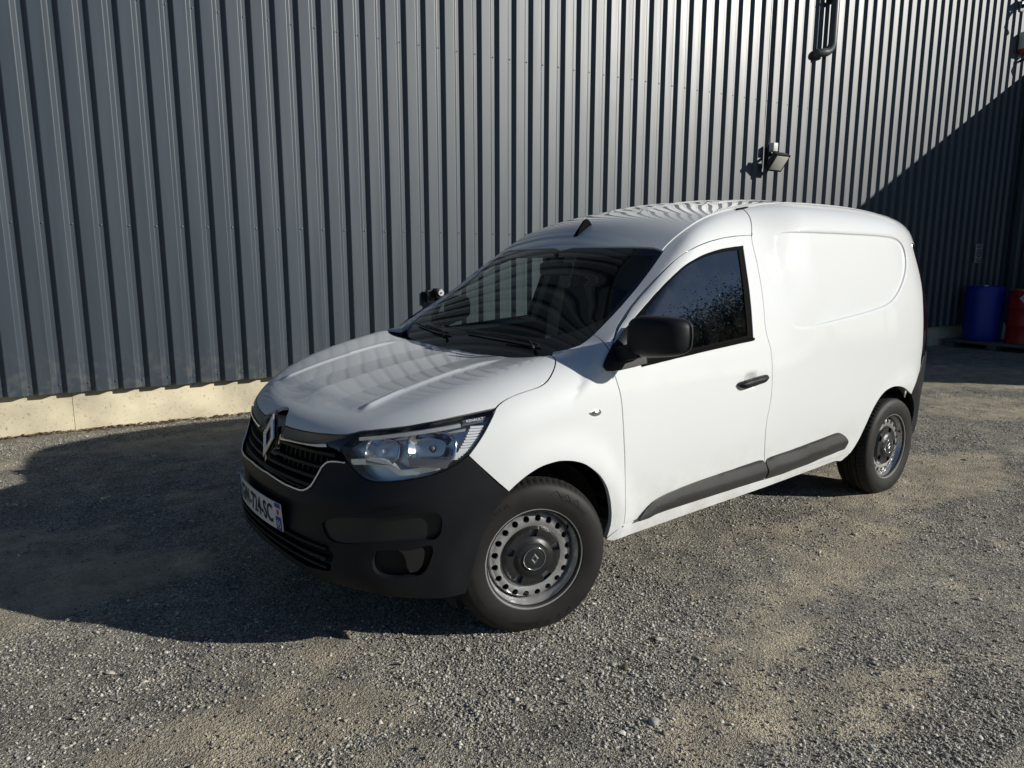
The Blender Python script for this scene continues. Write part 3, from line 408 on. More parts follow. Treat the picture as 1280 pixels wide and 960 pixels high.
# ================================================================ ground
WA = -.12943; WT = Vector((math.cos(WA), math.sin(WA), 0)); WN = Vector((-math.sin(WA), math.cos(WA), 0)); WD = 3.945   # the wall: along, inward, distance
def wp(s, d, z): return WT*s+WN*(WD-d)+Vector((0,0,z))        # d = metres proud of the cladding crests
def vnoise(x, y, seed=0, octaves=4, f=1., gain=.5):
    out = np.zeros(np.shape(x)); amp = 1.
    for o in range(octaves):
        xs, ys = x*f, y*f; xi, yi = np.floor(xs).astype(int), np.floor(ys).astype(int); fx, fy = xs-xi, ys-yi; fx = fx*fx*(3-2*fx); fy = fy*fy*(3-2*fy)
        def hsh(a, b):
            v = (a*374761393+b*668265263+(seed+o)*974634777) & 0xffffffff; v = ((v ^ (v >> 13))*1274126177) & 0xffffffff; return ((v ^ (v >> 16)) & 0xffff)/65535.
        out += amp*((hsh(xi, yi)*(1-fx)+hsh(xi+1, yi)*fx)*(1-fy)+(hsh(xi, yi+1)*(1-fx)+hsh(xi+1, yi+1)*fx)*fy); amp *= gain; f *= 2.03
    return out*(1-gain)/(1-gain**octaves)
WHEELS = [(0.,-.73), (2.812,-.73), (0.,.73), (2.812,.73)]
def ground_z(x, y):
    return ground_base(x, y)+sum(.016*np.exp(-(((x-a)/.30)**2+((y-b)/.20)**2)**2) for a, b in WHEELS)   # chippings pressed up round the tyres
def ground_base(x, y):
    near = np.exp(-((x-1.4)**2/14+(y)**2/6)**2)                    # level where the van stands
    return (vnoise(x, y, 3, 3, .45)-.45)*.03*(1-near)+(vnoise(x, y, 5, 3, 3.2)-.45)*.016+(vnoise(x, y, 8, 2, 11.)-.45)*.008-.006
def sandy(x, y): return sstep(.43, .56, vnoise(x*.6+.25*y, y*1.1, 11, 6, 1.1, .6)*.92)
xs = np.unique(np.r_[np.linspace(-70,-6,14), np.linspace(-6,10,520), np.linspace(10,110,18)]); ys = np.unique(np.r_[np.linspace(-90,-4,16), np.linspace(-4,5,300), np.linspace(5,60,12)])
gx, gy = np.meshgrid(xs, ys); gz = ground_z(gx, gy); nx, ny = len(xs), len(ys)
gi = np.arange(nx*ny).reshape(ny, nx); gf = np.stack([gi[:-1,:-1], gi[:-1,1:], gi[1:,1:], gi[1:,:-1]], -1).reshape(-1, 4)
GRAVEL = bpy.data.materials.new('gravel_ground'); GRAVEL.use_nodes = True
def gravel_nodes():
    nt = GRAVEL.node_tree; b = nt.nodes['Principled BSDF']; N = nt.nodes.new; L = nt.links.new
    tc = N('ShaderNodeTexCoord'); P = tc.outputs['Object']
    def noise(scale, detail=5, rough=.6):
        n = N('ShaderNodeTexNoise'); n.inputs['Scale'].default_value = scale; n.inputs['Detail'].default_value = detail; n.inputs['Roughness'].default_value = rough; L(P, n.inputs['Vector']); return n.outputs[0]
    def rng_(s, a, b_, c=0., d=1.):
        r = N('ShaderNodeMapRange'); r.inputs[1].default_value = a; r.inputs[2].default_value = b_; r.inputs[3].default_value = c; r.inputs[4].default_value = d; L(s, r.inputs[0]); return r.outputs[0]
    def mix(f, A, B, mode='MIX'):
        m = N('ShaderNodeMix'); m.data_type = 'RGBA'; m.blend_type = mode
        for sock, v in ((m.inputs['Factor'], f), (m.inputs['A'], A), (m.inputs['B'], B)):
            if isinstance(v, (int, float)): sock.default_value = v
            elif isinstance(v, tuple): sock.default_value = (*v, 1)
            else: L(v, sock)
        return m.outputs['Result']
    at = N('ShaderNodeAttribute'); at.attribute_name = 'sandy'
    def vor(scale):
        v = N('ShaderNodeTexVoronoi'); v.inputs['Scale'].default_value = scale; L(P, v.inputs['Vector']); return v
    v1, v2 = vor(185), vor(80)
    sep1 = N('ShaderNodeSeparateColor'); L(v1.outputs['Color'], sep1.inputs[0]); sep2 = N('ShaderNodeSeparateColor'); L(v2.outputs['Color'], sep2.inputs[0])
    ramp = N('ShaderNodeValToRGB'); L(sep1.outputs[0], ramp.inputs[0]); e = ramp.color_ramp.elements
    e[0].position = 0; e[0].color = (.11,.104,.090,1); e[1].position = 1; e[1].color = (.62,.59,.53,1)
    for p_, c in ((.35,(.27,.257,.22,1)), (.7,(.385,.367,.325,1)), (.9,(.49,.465,.41,1))): q = ramp.color_ramp.elements.new(p_); q.color = c
    stone = mix(rng_(sep2.outputs[1], .80, .92), ramp.outputs[0], (.19,.185,.175))
    sand = mix(noise(160, 3), (.40,.35,.265), (.60,.535,.42))
    f = N('ShaderNodeMath'); f.operation = 'ADD'; f.use_clamp = True; L(at.outputs['Fac'], f.inputs[0]); L(rng_(noise(7, 6, .7), .45, .75, -.35, .5), f.inputs[1])
    f2 = N('ShaderNodeMath'); f2.operation = 'MULTIPLY'; f2.inputs[1].default_value = .85; L(f.outputs[0], f2.inputs[0])
    col = mix(f2.outputs[0], stone, sand)
    col = mix(1., col, mix(noise(1.1, 9, .68), (.66,.67,.69), (1.62,1.60,1.53)), 'MULTIPLY')
    col = mix(1., col, mix(rng_(noise(4.5, 8, .66), .36, .64), (.70,.71,.73), (1.22,1.20,1.15)), 'MULTIPLY')
    L(col, b.inputs['Base Color']); b.inputs['Roughness'].default_value = .88; b.inputs['Specular IOR Level'].default_value = .3
    h1 = rng_(v1.outputs['Distance'], 0, .6, 1, 0); h2 = rng_(v2.outputs['Distance'], 0, .7, 1, 0)
    s = N('ShaderNodeMath'); s.operation = 'MULTIPLY_ADD'; L(h2, s.inputs[0]); s.inputs[1].default_value = .9; L(h1, s.inputs[2])
    s2 = N('ShaderNodeMath'); s2.operation = 'MULTIPLY_ADD'; L(noise(330, 3), s2.inputs[0]); s2.inputs[1].default_value = .5; L(s.outputs[0], s2.inputs[2])
    bp = N('ShaderNodeBump'); bp.inputs['Strength'].default_value = .95; bp.inputs['Distance'].default_value = .008; L(s2.outputs[0], bp.inputs['Height']); L(bp.outputs[0], b.inputs['Normal'])
gravel_nodes()
ground = mesh_obj('ground', np.stack([gx.ravel(), gy.ravel(), gz.ravel()], -1), gf, GRAVEL, None, True); ground['kind'] = 'structure'
at = ground.data.attributes.new('sandy', 'FLOAT', 'POINT'); at.data.foreach_set('value', sandy(gx.ravel(), gy.ravel()))
ground['label'] = 'grey gravel yard with sandy patches'
# loose stones, denser near the camera
def stones(name, n, area, smin_, smax_, seed, big=0.):
    r = np.random.default_rng(seed); x0, x1, y0, y1 = area; X = []; Y = []
    while len(X) < n:
        k = n*3; x = r.uniform(x0, x1, k); y = r.uniform(y0, y1, k); d = np.hypot(x-CAM_POS.x, y-CAM_POS.y)
        dx, dy = x-CAM_POS.x, y-CAM_POS.y; fwd = dx*math.sin(YAW)+dy*math.cos(YAW); lat = dx*math.cos(YAW)-dy*math.sin(YAW)
        ok = (fwd > 1.2) & (np.abs(lat) < fwd*.80+.3) & (r.uniform(0, 1, k) < np.clip((2.6/np.maximum(d, .5))**1.7, 0, 1)) & (r.uniform(0, 1, k) < 1-.80*sandy(x, y)) & (r.uniform(0, 1, k) < .25+.75*sstep(.38, .62, vnoise(x, y, 31, 4, 2.1))) & (x*.12907+y*.99164 < 3.99)
        X.extend(x[ok]); Y.extend(y[ok])
    x, y = np.array(X[:n]), np.array(Y[:n]); sz = smin_+(smax_-smin_)*r.beta(1.1, 5.0, n); d = np.hypot(x-CAM_POS.x, y-CAM_POS.y); sz *= 1+.05*np.clip(d-3, 0, 4)
    base = np.array([(1,0,0), (.5,.87,0), (-.5,.87,0), (-1,0,0), (-.5,-.87,0), (.5,-.87,0), (0,0,.8), (0,0,-.6)], float)
    tri = np.array([(0,1,6), (1,2,6), (2,3,6), (3,4,6), (4,5,6), (5,0,6)]+[(1,0,7), (3,2,7), (5,4,7)])
    V = base[None]*r.uniform(.62, 1.28, (n, 8, 3))+r.normal(0, .14, (n, 8, 3)); V *= (sz[:,None]*np.stack([np.ones(n), r.uniform(.6,1,n), r.uniform(.4,.85,n)], -1))[:,None]*.5
    a = r.uniform(0, 6.283, n); ca, sa = np.cos(a)[:,None], np.sin(a)[:,None]; tl = r.normal(0, .35, n)[:,None]
    vx, vy, vz = V[...,0], V[...,1], V[...,2]; vz2 = vz*np.cos(tl)+vx*np.sin(tl); vx = vx*np.cos(tl)-vz*np.sin(tl)
    W = np.stack([vx*ca-vy*sa+x[:,None], vx*sa+vy*ca+y[:,None], vz2+(ground_z(x, y)+sz*.16)[:,None]], -1).reshape(-1, 3)
    Fc = (tri[None]+8*np.arange(n)[:,None,None]).reshape(-1, 3)
    me = bpy.data.meshes.new(name); me.vertices.add(len(W)); me.vertices.foreach_set('co', W.ravel()); me.loops.add(len(Fc)*3); me.loops.foreach_set('vertex_index', Fc.ravel().astype(np.int32))
    me.polygons.add(len(Fc)); me.polygons.foreach_set('loop_start', np.arange(0, len(Fc)*3, 3, dtype=np.int32)); me.update(calc_edges=True)
    g = r.beta(1.6, 2.5, n)*.74+.07; tint = r.normal(0, .012, n); sd = sandy(x, y)*.3*r.uniform(0, 1, n)
    C = np.stack([g*1.03+tint+.02*sd, g*.98+.2*tint, g*.85-tint-.05*sd, np.ones(n)], -1).clip(.02, .7); at = me.color_attributes.new('tone', 'FLOAT_COLOR', 'POINT'); at.data.foreach_set('color', np.repeat(C, 8, 0).ravel())
    m = bpy.data.materials.new('loose_stone'); m.use_nodes = True; b = m.node_tree.nodes['Principled BSDF']; v = m.node_tree.nodes.new('ShaderNodeVertexColor'); v.layer_name = 'tone'
    m.node_tree.links.new(v.outputs[0], b.inputs['Base Color']); b.inputs['Roughness'].default_value = .85; me.materials.append(m)
    o = bpy.data.objects.new(name, me); COL.objects.link(o); return o
tag(stones('gravel', 200000, (-4.5, 7.5, -2.2, 4.0), .003, .024, 21), 'loose grey gravel chippings lying over the yard', 'gravel', kind='stuff')

bigs = stones('gravel', 420, (-4.5, 7.5, -2.2, 4.0), .018, .052, 77); tag(bigs, 'larger loose stones scattered over the gravel yard', 'gravel', kind='stuff')
# ================================================================ building
CLAD = mat('anthracite_cladding', (.045,.057,.067), .44, spec=.85, noise=(.9,.07,5))
CONC = mat('cream_concrete_plinth', (.66,.595,.43), .9, noise=(2.4,.30,12), speck=(38,(.27,.23,.16),.575), bump=(120,.35,.002))
def weather(m, base):
    nt = m.node_tree; b = nt.nodes['Principled BSDF']; N = nt.nodes.new; L_ = nt.links.new; tc = N('ShaderNodeTexCoord'); oi = N('ShaderNodeObjectInfo')
    mp = N('ShaderNodeMapping'); mp.inputs['Scale'].default_value = (9, 9, .35); L_(tc.outputs['Object'], mp.inputs[0])
    n1 = N('ShaderNodeTexNoise'); n1.inputs['Scale'].default_value = 1.; n1.inputs['Detail'].default_value = 6; n1.inputs['Roughness'].default_value = .65; L_(mp.outputs[0], n1.inputs['Vector'])
    n2 = N('ShaderNodeTexNoise'); n2.inputs['Scale'].default_value = .7; n2.inputs['Detail'].default_value = 3; L_(tc.outputs['Object'], n2.inputs['Vector'])
    def rr(s, a, c, lo, hi):
        r = N('ShaderNodeMapRange'); r.inputs[1].default_value = a; r.inputs[2].default_value = c; r.inputs[3].default_value = lo; r.inputs[4].default_value = hi; L_(s, r.inputs[0]); return r.outputs[0]
    m1 = N('ShaderNodeMath'); m1.operation = 'MULTIPLY'; L_(rr(n1.outputs[0], .3, .75, .90, 1.14), m1.inputs[0]); L_(rr(oi.outputs['Random'], 0, 1, .95, 1.05), m1.inputs[1])
    v = N('ShaderNodeVectorMath'); v.operation = 'SCALE'; v.inputs[0].default_value = base; L_(m1.outputs[0], v.inputs['Scale'])
    sz = N('ShaderNodeSeparateXYZ'); L_(tc.outputs['Object'], sz.inputs[0]); n3 = N('ShaderNodeTexNoise'); n3.inputs['Scale'].default_value = 14; n3.inputs['Detail'].default_value = 8; L_(tc.outputs['Object'], n3.inputs['Vector'])
    sp_ = N('ShaderNodeMath'); sp_.operation = 'MULTIPLY'; L_(rr(sz.outputs['Z'], .75, .34, 0, 1), sp_.inputs[0]); L_(rr(n3.outputs[0], .48, .75, 0, .5), sp_.inputs[1])
    mx = N('ShaderNodeMix'); mx.data_type = 'RGBA'; L_(sp_.outputs[0], mx.inputs['Factor']); L_(v.outputs[0], mx.inputs['A']); mx.inputs['B'].default_value = (.20,.18,.14,1); L_(mx.outputs['Result'], b.inputs['Base Color'])
    L_(rr(n1.outputs[0], .3, .7, .39, .50), b.inputs['Roughness'])
    bp = N('ShaderNodeBump'); bp.inputs['Strength'].default_value = .25; bp.inputs['Distance'].default_value = .02; L_(n2.outputs[0], bp.inputs['Height']); L_(bp.outputs[0], b.inputs['Normal'])
weather(CLAD, (.041,.057,.074))
SCREW = mat('screw_head', (.10,.105,.11), .4, metal=.6)
DARK = mat('dark_flashing', (.03,.032,.034), .5)
PITCH_W = .2079; V0 = -.2415+.004                       # valley centres at V0 + k*PITCH_W
S_END = 13.10; TOP = 7.4; BOT = .343
def clad_profile(k0, nk):
    """(s, depth) corner list with small bend radii, from valley to valley"""
    pts = []
    for k in range(k0, k0+nk):
        v = V0+k*PITCH_W
        if not pts: pts.append((v, -.038))
        for c, (a, da) in enumerate(((.0195,-.038), (.0535,0), (.1544,0), (.1884,-.038))):
            prev = (0,-.038) if c == 0 else ((.0195,-.038), (.0535,0), (.1544,0))[c-1]; nxt = ((.0535,0), (.1544,0), (.1884,-.038), (PITCH_W,-.038))[c]
            p = np.array((a, da)); e0 = np.array(prev)-p; e1 = np.array(nxt)-p; e0 /= np.linalg.norm(e0); e1 /= np.linalg.norm(e1); r = .0035
            for q in (p+e0*r, p+(e0+e1)*r*.28, p+e1*r): pts.append((v+q[0], q[1]))
        pts.append((v+PITCH_W, -.038))
    return pts
def sheet(name, prof, place, z0, z1, m, parent):
    zs = (z0, z1); V = []; Fc = []; n = len(prof)
    for z in zs:
        for s, d in prof: V.append(place(s, d, z))
    for i in range(n-1): Fc.append((i, i+1, n+i+1, n+i))
    b = len(V)                                             # back lip so that the lower edge has thickness
    for s, d in prof: V.append(place(s, d-.0015, z0))
    for i in range(n-1): Fc.append((b+i, b+i+1, i+1, i))
    return mesh_obj(name, V, Fc, m, parent, False)
bld = empty('clad_building', wp(6, 0, 0)); tag(bld, 'long industrial building clad in dark grey ribbed metal sheets', 'building')
inv = Matrix.Translation(-bld.location)
def under(o, p, off=None):
    o.parent = p; o.matrix_parent_inverse = Matrix.Translation(-p.location); return o
k = -43
while V0+k*PITCH_W < S_END-.02:
    nk = min(5, int((S_END-.01-(V0+k*PITCH_W))/PITCH_W)+1); dd = .0012*(k % 2)
    under(sheet('cladding_sheet', [(min(s, S_END-.003), d) for s, d in clad_profile(k, nk)], lambda s, d, z, dd=dd: wp(s, d+dd, z), BOT, TOP, CLAD, None), bld); k += nk
# fixing screws
sv = []; sf = []
for row in (3.57, 1.744, .413, 5.4):
    for k in range(-43, 64):
        s = -.2415+k*PITCH_W
        if s > S_END: continue
        c = wp(s, -.038, row+random.uniform(-.004, .004)); b = len(sv)
        for r, h in ((.0085,0), (.0085,.003), (.005,.004), (.005,.008)):
            for j in range(6): a = j*math.pi/3; sv.append(c+WT*r*math.cos(a)+Vector((0,0,r*math.sin(a)))-WN*h)
        for q in range(3):
            for j in range(6): sf.append((b+q*6+j, b+q*6+(j+1) % 6, b+(q+1)*6+(j+1) % 6, b+(q+1)*6+j))
        sf.append(tuple(b+18+j for j in range(6)))
scr_o = under(mesh_obj('fixing_screws', sv, sf, SCREW), bld); scr_o['kind'] = 'stuff'
# plinth blocks
s = -9.2; k = 0
for e in (-6.4, -3.9, -1.62, .04, 1.9, 4.6, 7.3, 10.0, S_END-.01):
    bm = bmesh.new(); P = [wp(a, d, z) for a in (s+.0008, e-.0008) for d in (-.085, -.30) for z in (-.15, .40)]
    vs = [bm.verts.new(p) for p in P]
    for f in ((0,1,5,4), (2,6,7,3), (0,2,3,1), (4,5,7,6), (1,3,7,5), (0,4,6,2)): bm.faces.new([vs[i] for i in f])
    bmesh.ops.recalc_face_normals(bm, faces=bm.faces); bmesh.ops.bevel(bm, geom=bm.edges, offset=.003, segments=2, affect='EDGES')
    under(bm_obj('plinth_block', bm, CONC), bld); s = e
P = [wp(a, d, z) for a in (-9.2, S_END-.01) for d, z in ((-.05,.36), (-.05,.40), (-.25,.40), (-.25,.36))]
under(mesh_obj('drip_flashing', P, [(0,1,5,4), (1,2,6,5), (2,3,7,6), (3,0,4,7)], DARK), bld)
# body of the building behind the sheets
def solid(name, s0, s1, d0, d1, z0, z1, m, parent):
    V = [wp(a, d, z) for a in (s0, s1) for d in (d0, d1) for z in (z0, z1)]
    return under(mesh_obj(name, V, [(0,1,3,2), (4,6,7,5), (0,4,5,1), (2,3,7,6), (1,5,7,3), (0,2,6,4)], m), parent)
solid('building_core', -9.1, S_END+6, -.10, -9., .41, TOP-.05, DARK, bld); solid('roof_capping', -9.2, S_END+6, .06, -9., TOP, TOP+.12, DARK, bld)
# wing standing forward at the right, lower than the main wall
wing_b = empty('building_wing', wp(S_END+3, 3.7, 0)); tag(wing_b, 'lower dark clad wing standing forward at the right edge, in shade', 'building')
W_OUT = 7.5; W_TOP = 4.68
wprof = [(p_[0]-V0, p_[1]) for p_ in clad_profile(0, 36)]
k = 0
while k < 36:
    nk = min(6, 36-k); pr = [(p_[0]-V0, p_[1]) for p_ in clad_profile(k, nk)]
    under(sheet('cladding_sheet', [(a, d) for a, d in pr][::-1], lambda a, d, z: WT*(S_END-d)+WN*(WD-a-.0)+Vector((0,0,z)), .34, W_TOP, CLAD, None), wing_b); k += nk
solid('wing_core', S_END+.045, S_END+6, W_OUT, -.04, .0, W_TOP-.02, DARK, wing_b); solid('wing_capping', S_END-.03, S_END+6, W_OUT+.03, .002, W_TOP+.004, W_TOP+.05, DARK, wing_b)
solid('wing_plinth', S_END+.01, S_END+.042, W_OUT-.01, .01, -.1, .36, CONC, wing_b)

# ---------------------------------------------------------------- things fixed to the wall
STEELG = mat('grey_steel', (.30,.30,.30), .4, metal=.5); BLKM = mat('black_metal', (.015,.015,.016), .45); PALE = mat('pale_grey_box', (.62,.62,.60), .5)
ZW = Matrix((WT, WN, Vector((0,0,1)))).transposed()          # wall axes: along, inward, up
def wbox(name, s, d, z, size, m, parent, bev=.004, rot=None):
    bm = bmesh.new(); add_box(bm, (0,0,0), (size[0], size[1], size[2]), bev); R = ZW @ (rot if rot else Matrix.Identity(3))
    bmesh.ops.transform(bm, matrix=Matrix.Translation(wp(s, d, z)) @ R.to_4x4(), verts=bm.verts); return under(bm_obj(name, bm, m, None, True, 40), parent)
fl_ = empty('floodlight', wp(6.78, 0, 2.8)); tag(fl_, 'black floodlight with a pale box, bolted to the grey wall above the van roof', 'lamp')
tilt = Matrix.Rotation(math.radians(38), 3, 'X')
wbox('junction_box', 6.66, .085, 2.96, (.085,.10,.11), PALE, fl_, .006); wbox('bracket', 6.64, .03, 2.86, (.05,.06,.28), BLKM, fl_); wbox('bracket', 6.65, .10, 2.87, (.03,.16,.03), BLKM, fl_)
wbox('lamp_body', 6.65, .17, 2.77, (.25,.08,.23), BLKM, fl_, .01, tilt); 
wbox('lamp_frame', 6.65, .17+.042*math.cos(math.radians(38)), 2.77-.042*math.sin(math.radians(38)), (.275,.014,.25), BLKM, fl_, .004, tilt)
wbox('lamp_glass', 6.65, .17+.050*math.cos(math.radians(38)), 2.77-.050*math.sin(math.radians(38)), (.225,.006,.20), mat('lamp_reflector_glass', (.72,.72,.64), .3, metal=.2), fl_, .002, tilt)
under(tube_obj('cable', [wp(6.66,.03,3.0), wp(6.665,.012,3.4), wp(6.66,.012,5.0), wp(6.66,.012,7.3)], .008, BLKM, None, 6, up=WN), fl_)
pp = empty('downpipe', wp(7.68, 0, 4.2)); tag(pp, 'grey downpipe with a bent end high on the wall', 'pipe')
path = [wp(7.70,.10,TOP), wp(7.70,.10,4.42)]+[wp(7.70-.11*(1-math.cos(a)), .10-.02*a, 4.42-.13*math.sin(a)) for a in np.linspace(.2, math.pi/2, 7)]+[wp(7.47,.05,4.27), wp(7.44,-.03,4.25)]
under(tube_obj('pipe', path, .055, mat('grey_pipe_plastic', (.075,.08,.088), .42), None, 16, up=WN), pp)
for z in (4.98, 6.2): wbox('pipe_clip', 7.70, .06, z, (.135,.125,.03), BLKM, pp)
wd = empty('wall_tap_box', wp(1.72, 0, 1.08)); tag(wd, 'small black wall unit with a round white front, behind the windscreen pillar', 'wall unit')
wbox('back_box', 1.665, .03, 1.085, (.085,.07,.13), BLKM, wd, .006); wbox('front_box', 1.735, .075, 1.115, (.075,.11,.10), BLKM, wd, .01)
bm = bmesh.new(); bmesh.ops.create_cone(bm, cap_ends=True, segments=24, radius1=.034, radius2=.030, depth=.02)
bmesh.ops.transform(bm, matrix=Matrix.Translation(wp(1.745,.138,1.12)) @ ZW.to_4x4() @ Matrix.Rotation(math.radians(90), 4, 'X'), verts=bm.verts); under(bm_obj('white_disc', bm, PALE, None, True, 40), wd)
bm = bmesh.new(); bmesh.ops.create_cone(bm, cap_ends=True, segments=20, radius1=.012, radius2=.010, depth=.012)
bmesh.ops.transform(bm, matrix=Matrix.Translation(wp(1.745,.152,1.12)) @ ZW.to_4x4() @ Matrix.Rotation(math.radians(90), 4, 'X'), verts=bm.verts); under(bm_obj('disc_centre', bm, STEELG, None, True, 40), wd)
wbox('bracket_foot', 1.745, .05, 1.045, (.03,.09,.05), BLKM, wd, .004)
# notice with a ring symbol and lines of small print
nb = empty('wall_notice', wp(12.13, 0, 1.6)); tag(nb, 'small pale notice with a round symbol on the shaded wall above the blue drum', 'sign')
NP = mat('notice_paper', (.42,.42,.40), .6); NI = mat('notice_ink', (.06,.06,.07), .6)
wbox('notice_board', 12.13, .012, 1.595, (.21,.012,.33), NP, nb, .002)
V, Fc = lathe([(.050,-.020), (.050,-.022), (.070,-.022), (.070,-.020)], 24); under(mesh_obj('ring_symbol', [wp(12.13+x, .0-y, 1.60+z) for x, y, z in V], Fc, NI), nb)
V, Fc = lathe([(.0,-.021), (.022,-.021), (.022,-.018)], 16); under(mesh_obj('dot_symbol', [wp(12.13+x, -y, 1.60+z) for x, y, z in V], Fc, NI), nb)
for z in (1.735, 1.715, 1.70, 1.50, 1.48, 1.465, 1.45): wbox('print_line', 12.13+random.uniform(-.01,.01), .019, z, (random.uniform(.13,.18),.003,.008), NI, nb, 0)
ab = empty('alarm_box', wp(12.80, 0, 5.15)); tag(ab, 'white and red alarm box high at the right end of the wall', 'alarm')
wbox('box_body', 12.77, .09, 5.15, (.26,.17,.34), PALE, ab, .03); wbox('red_base', 12.77, .095, 5.02, (.265,.175,.09), mat('alarm_red', (.45,.03,.025), .4), ab, .03)
def cable(name, pts, label, r=.022):
    o = tube_obj(name, pts, r, BLKM, None, 8, up=WN); tag(o, label, 'bracket'); return o
a1 = empty('wall_bracket', wp(12.5,0,5.65)); tag(a1, 'curved lamp bracket at the top right corner of the wall', 'bracket')
under(tube_obj('arm', [wp(12.62,.02,5.72), wp(12.60,.16,5.76), wp(12.62,.32,5.72), wp(12.70,.46,5.62), wp(12.86,.52,5.56)], .032, BLKM, None, 10, up=WT), a1); wbox('foot_plate', 12.62, .012, 5.72, (.12,.03,.16), STEELG, a1)
wbox('lamp_head', 12.60, .17, 5.80, (.13,.20,.09), PALE, a1, .02)
a2 = empty('cable_bracket', wp(12.85,0,4.85)); tag(a2, 'thin black cable arm just above the shadow edge at the right', 'bracket')
under(tube_obj('arm', [wp(12.80,.0,4.88), wp(12.78,.14,4.90), wp(12.86,.28,4.86), wp(13.0,.34,4.82)], .022, BLKM, None, 8, up=WT), a2); wbox('clamp', 12.78, .13, 4.91, (.06,.08,.06), STEELG, a2, .01)

# ---------------------------------------------------------------- drums
def drum(name, loc, prof, m, label, lid):
    d = empty(name, loc); tag(d, label, 'drum'); V, Fc = lathe(prof, 40, 'Z'); mesh_obj('shell', V, Fc, m, d, True).data.set_sharp_from_angle(angle=math.radians(50)); return d
BLUE = mat('blue_drum_plastic', (.012,.035,.33), .42, noise=(4,.1)); RED = mat('red_drum_paint', (.33,.012,.016), .4, noise=(5,.12), speck=(22,(.10,.02,.015),.70))
DB = (12.05,1.98,.13); DRr = (12.05,1.33,.13)
b1 = drum('blue_drum', DB, [(0,0), (.265,0), (.280,.02), (.288,.08), (.292,.20), (.292,.68), (.288,.80), (.275,.86), (.268,.875), (.272,.885), (.272,.905), (.255,.915), (.245,.90), (.0,.90)], BLUE, 'blue plastic drum in the shade beside the red drum', None)
for dx, dy in ((.13,.05), (-.13,-.04)): bm = bmesh.new(); bmesh.ops.create_cone(bm, cap_ends=True, segments=16, radius1=.035, radius2=.033, depth=.03); o = bm_obj('bung', bm, PALE, b1, True, 40); o.location = (dx, dy, .915)
rp_ = [(0,0), (.280,0), (.290,.008), (.290,.02), (.285,.03)]
for zc in (.30, .59): rp_ += [(.285,zc-.03), (.296,zc-.012), (.296,zc+.012), (.285,zc+.03)]
rp_ += [(.285,.85), (.291,.858), (.291,.875), (.283,.88), (.277,.865), (0,.862)]
r1 = drum('red_drum', DRr, rp_, RED, 'red steel drum with a white diamond label at the right edge', None)
V, Fc = lathe([(.286,.852), (.2935,.858), (.2935,.876), (.284,.882)], 40, 'Z'); mesh_obj('rim_band', V, Fc, mat('brass_band', (.45,.33,.12), .35, metal=.8), r1, True)
def drum_patch(hw, hh, off, zc, ang, m, nm):
    V = []; n = 8
    for i in range(n+1):
        u = -1+2*i/n; hgt = hh*(1-abs(u))
        for sgn in (-1, 1): V.append(((.286+off)*math.cos(ang+u*hw/.286), (.286+off)*math.sin(ang+u*hw/.286), zc+sgn*max(hgt, .0005)))
    mesh_obj(nm, V, [(2*i, 2*i+2, 2*i+3, 2*i+1) for i in range(n)], m, r1)
ang = math.atan2(CAM_POS.y-DRr[1], CAM_POS.x-DRr[0])
drum_patch(.13, .13, .004, .74, ang-.05, mat('label_white', (.7,.7,.68), .5), 'diamond_label'); drum_patch(.105, .105, .0055, .74, ang-.05, mat('label_grey', (.40,.45,.50), .5), 'label_field')
sp = empty('sump_pallet', (12.05,1.62,0), WA); tag(sp, 'low grey spill pallet under the two drums', 'pallet')
PG = mat('pallet_plastic', (.11,.11,.115), .6)
box_obj('pallet_deck', (0,0,.105), (.86,1.62,.045), PG, sp, .01)
for y in (-.68,0,.68): box_obj('pallet_runner', (0,y,.04), (.82,.14,.085), PG, sp, .008)

# ---------------------------------------------------------------- leaf litter along the plinth
lv = []; lf = []; lc = []
for i in range(1500):
    s = random.uniform(-3.5, 2.6) if i < 1350 else random.uniform(2.6, 11); d = abs(random.gauss(.0, .05))-.08; sz = random.uniform(.008,.030); a = random.uniform(0, 6.28); t1 = random.uniform(-.7,.7)
    c = wp(s, max(d, -.078), 0); c.z = float(ground_z(np.array(c.x), np.array(c.y)))+random.uniform(.002,.016); b = len(lv)
    for u, v, w in ((-1,0,0), (0,.5,.15), (1,0,0), (0,-.5,.15)): lv.append((c.x+sz*(u*math.cos(a)-v*math.sin(a)), c.y+sz*(u*math.sin(a)+v*math.cos(a)), c.z+sz*(w+u*t1*.5)))
    lf.append((b, b+1, b+2, b+3)); lc.append(i)
LIT = mat('dry_leaf_litter', (.16,.10,.055), .9, noise=(25,.6,3))
tag(mesh_obj('leaf_litter', lv, lf, LIT), 'dry leaves and grit caught along the foot of the plinth', 'leaves', kind='stuff')

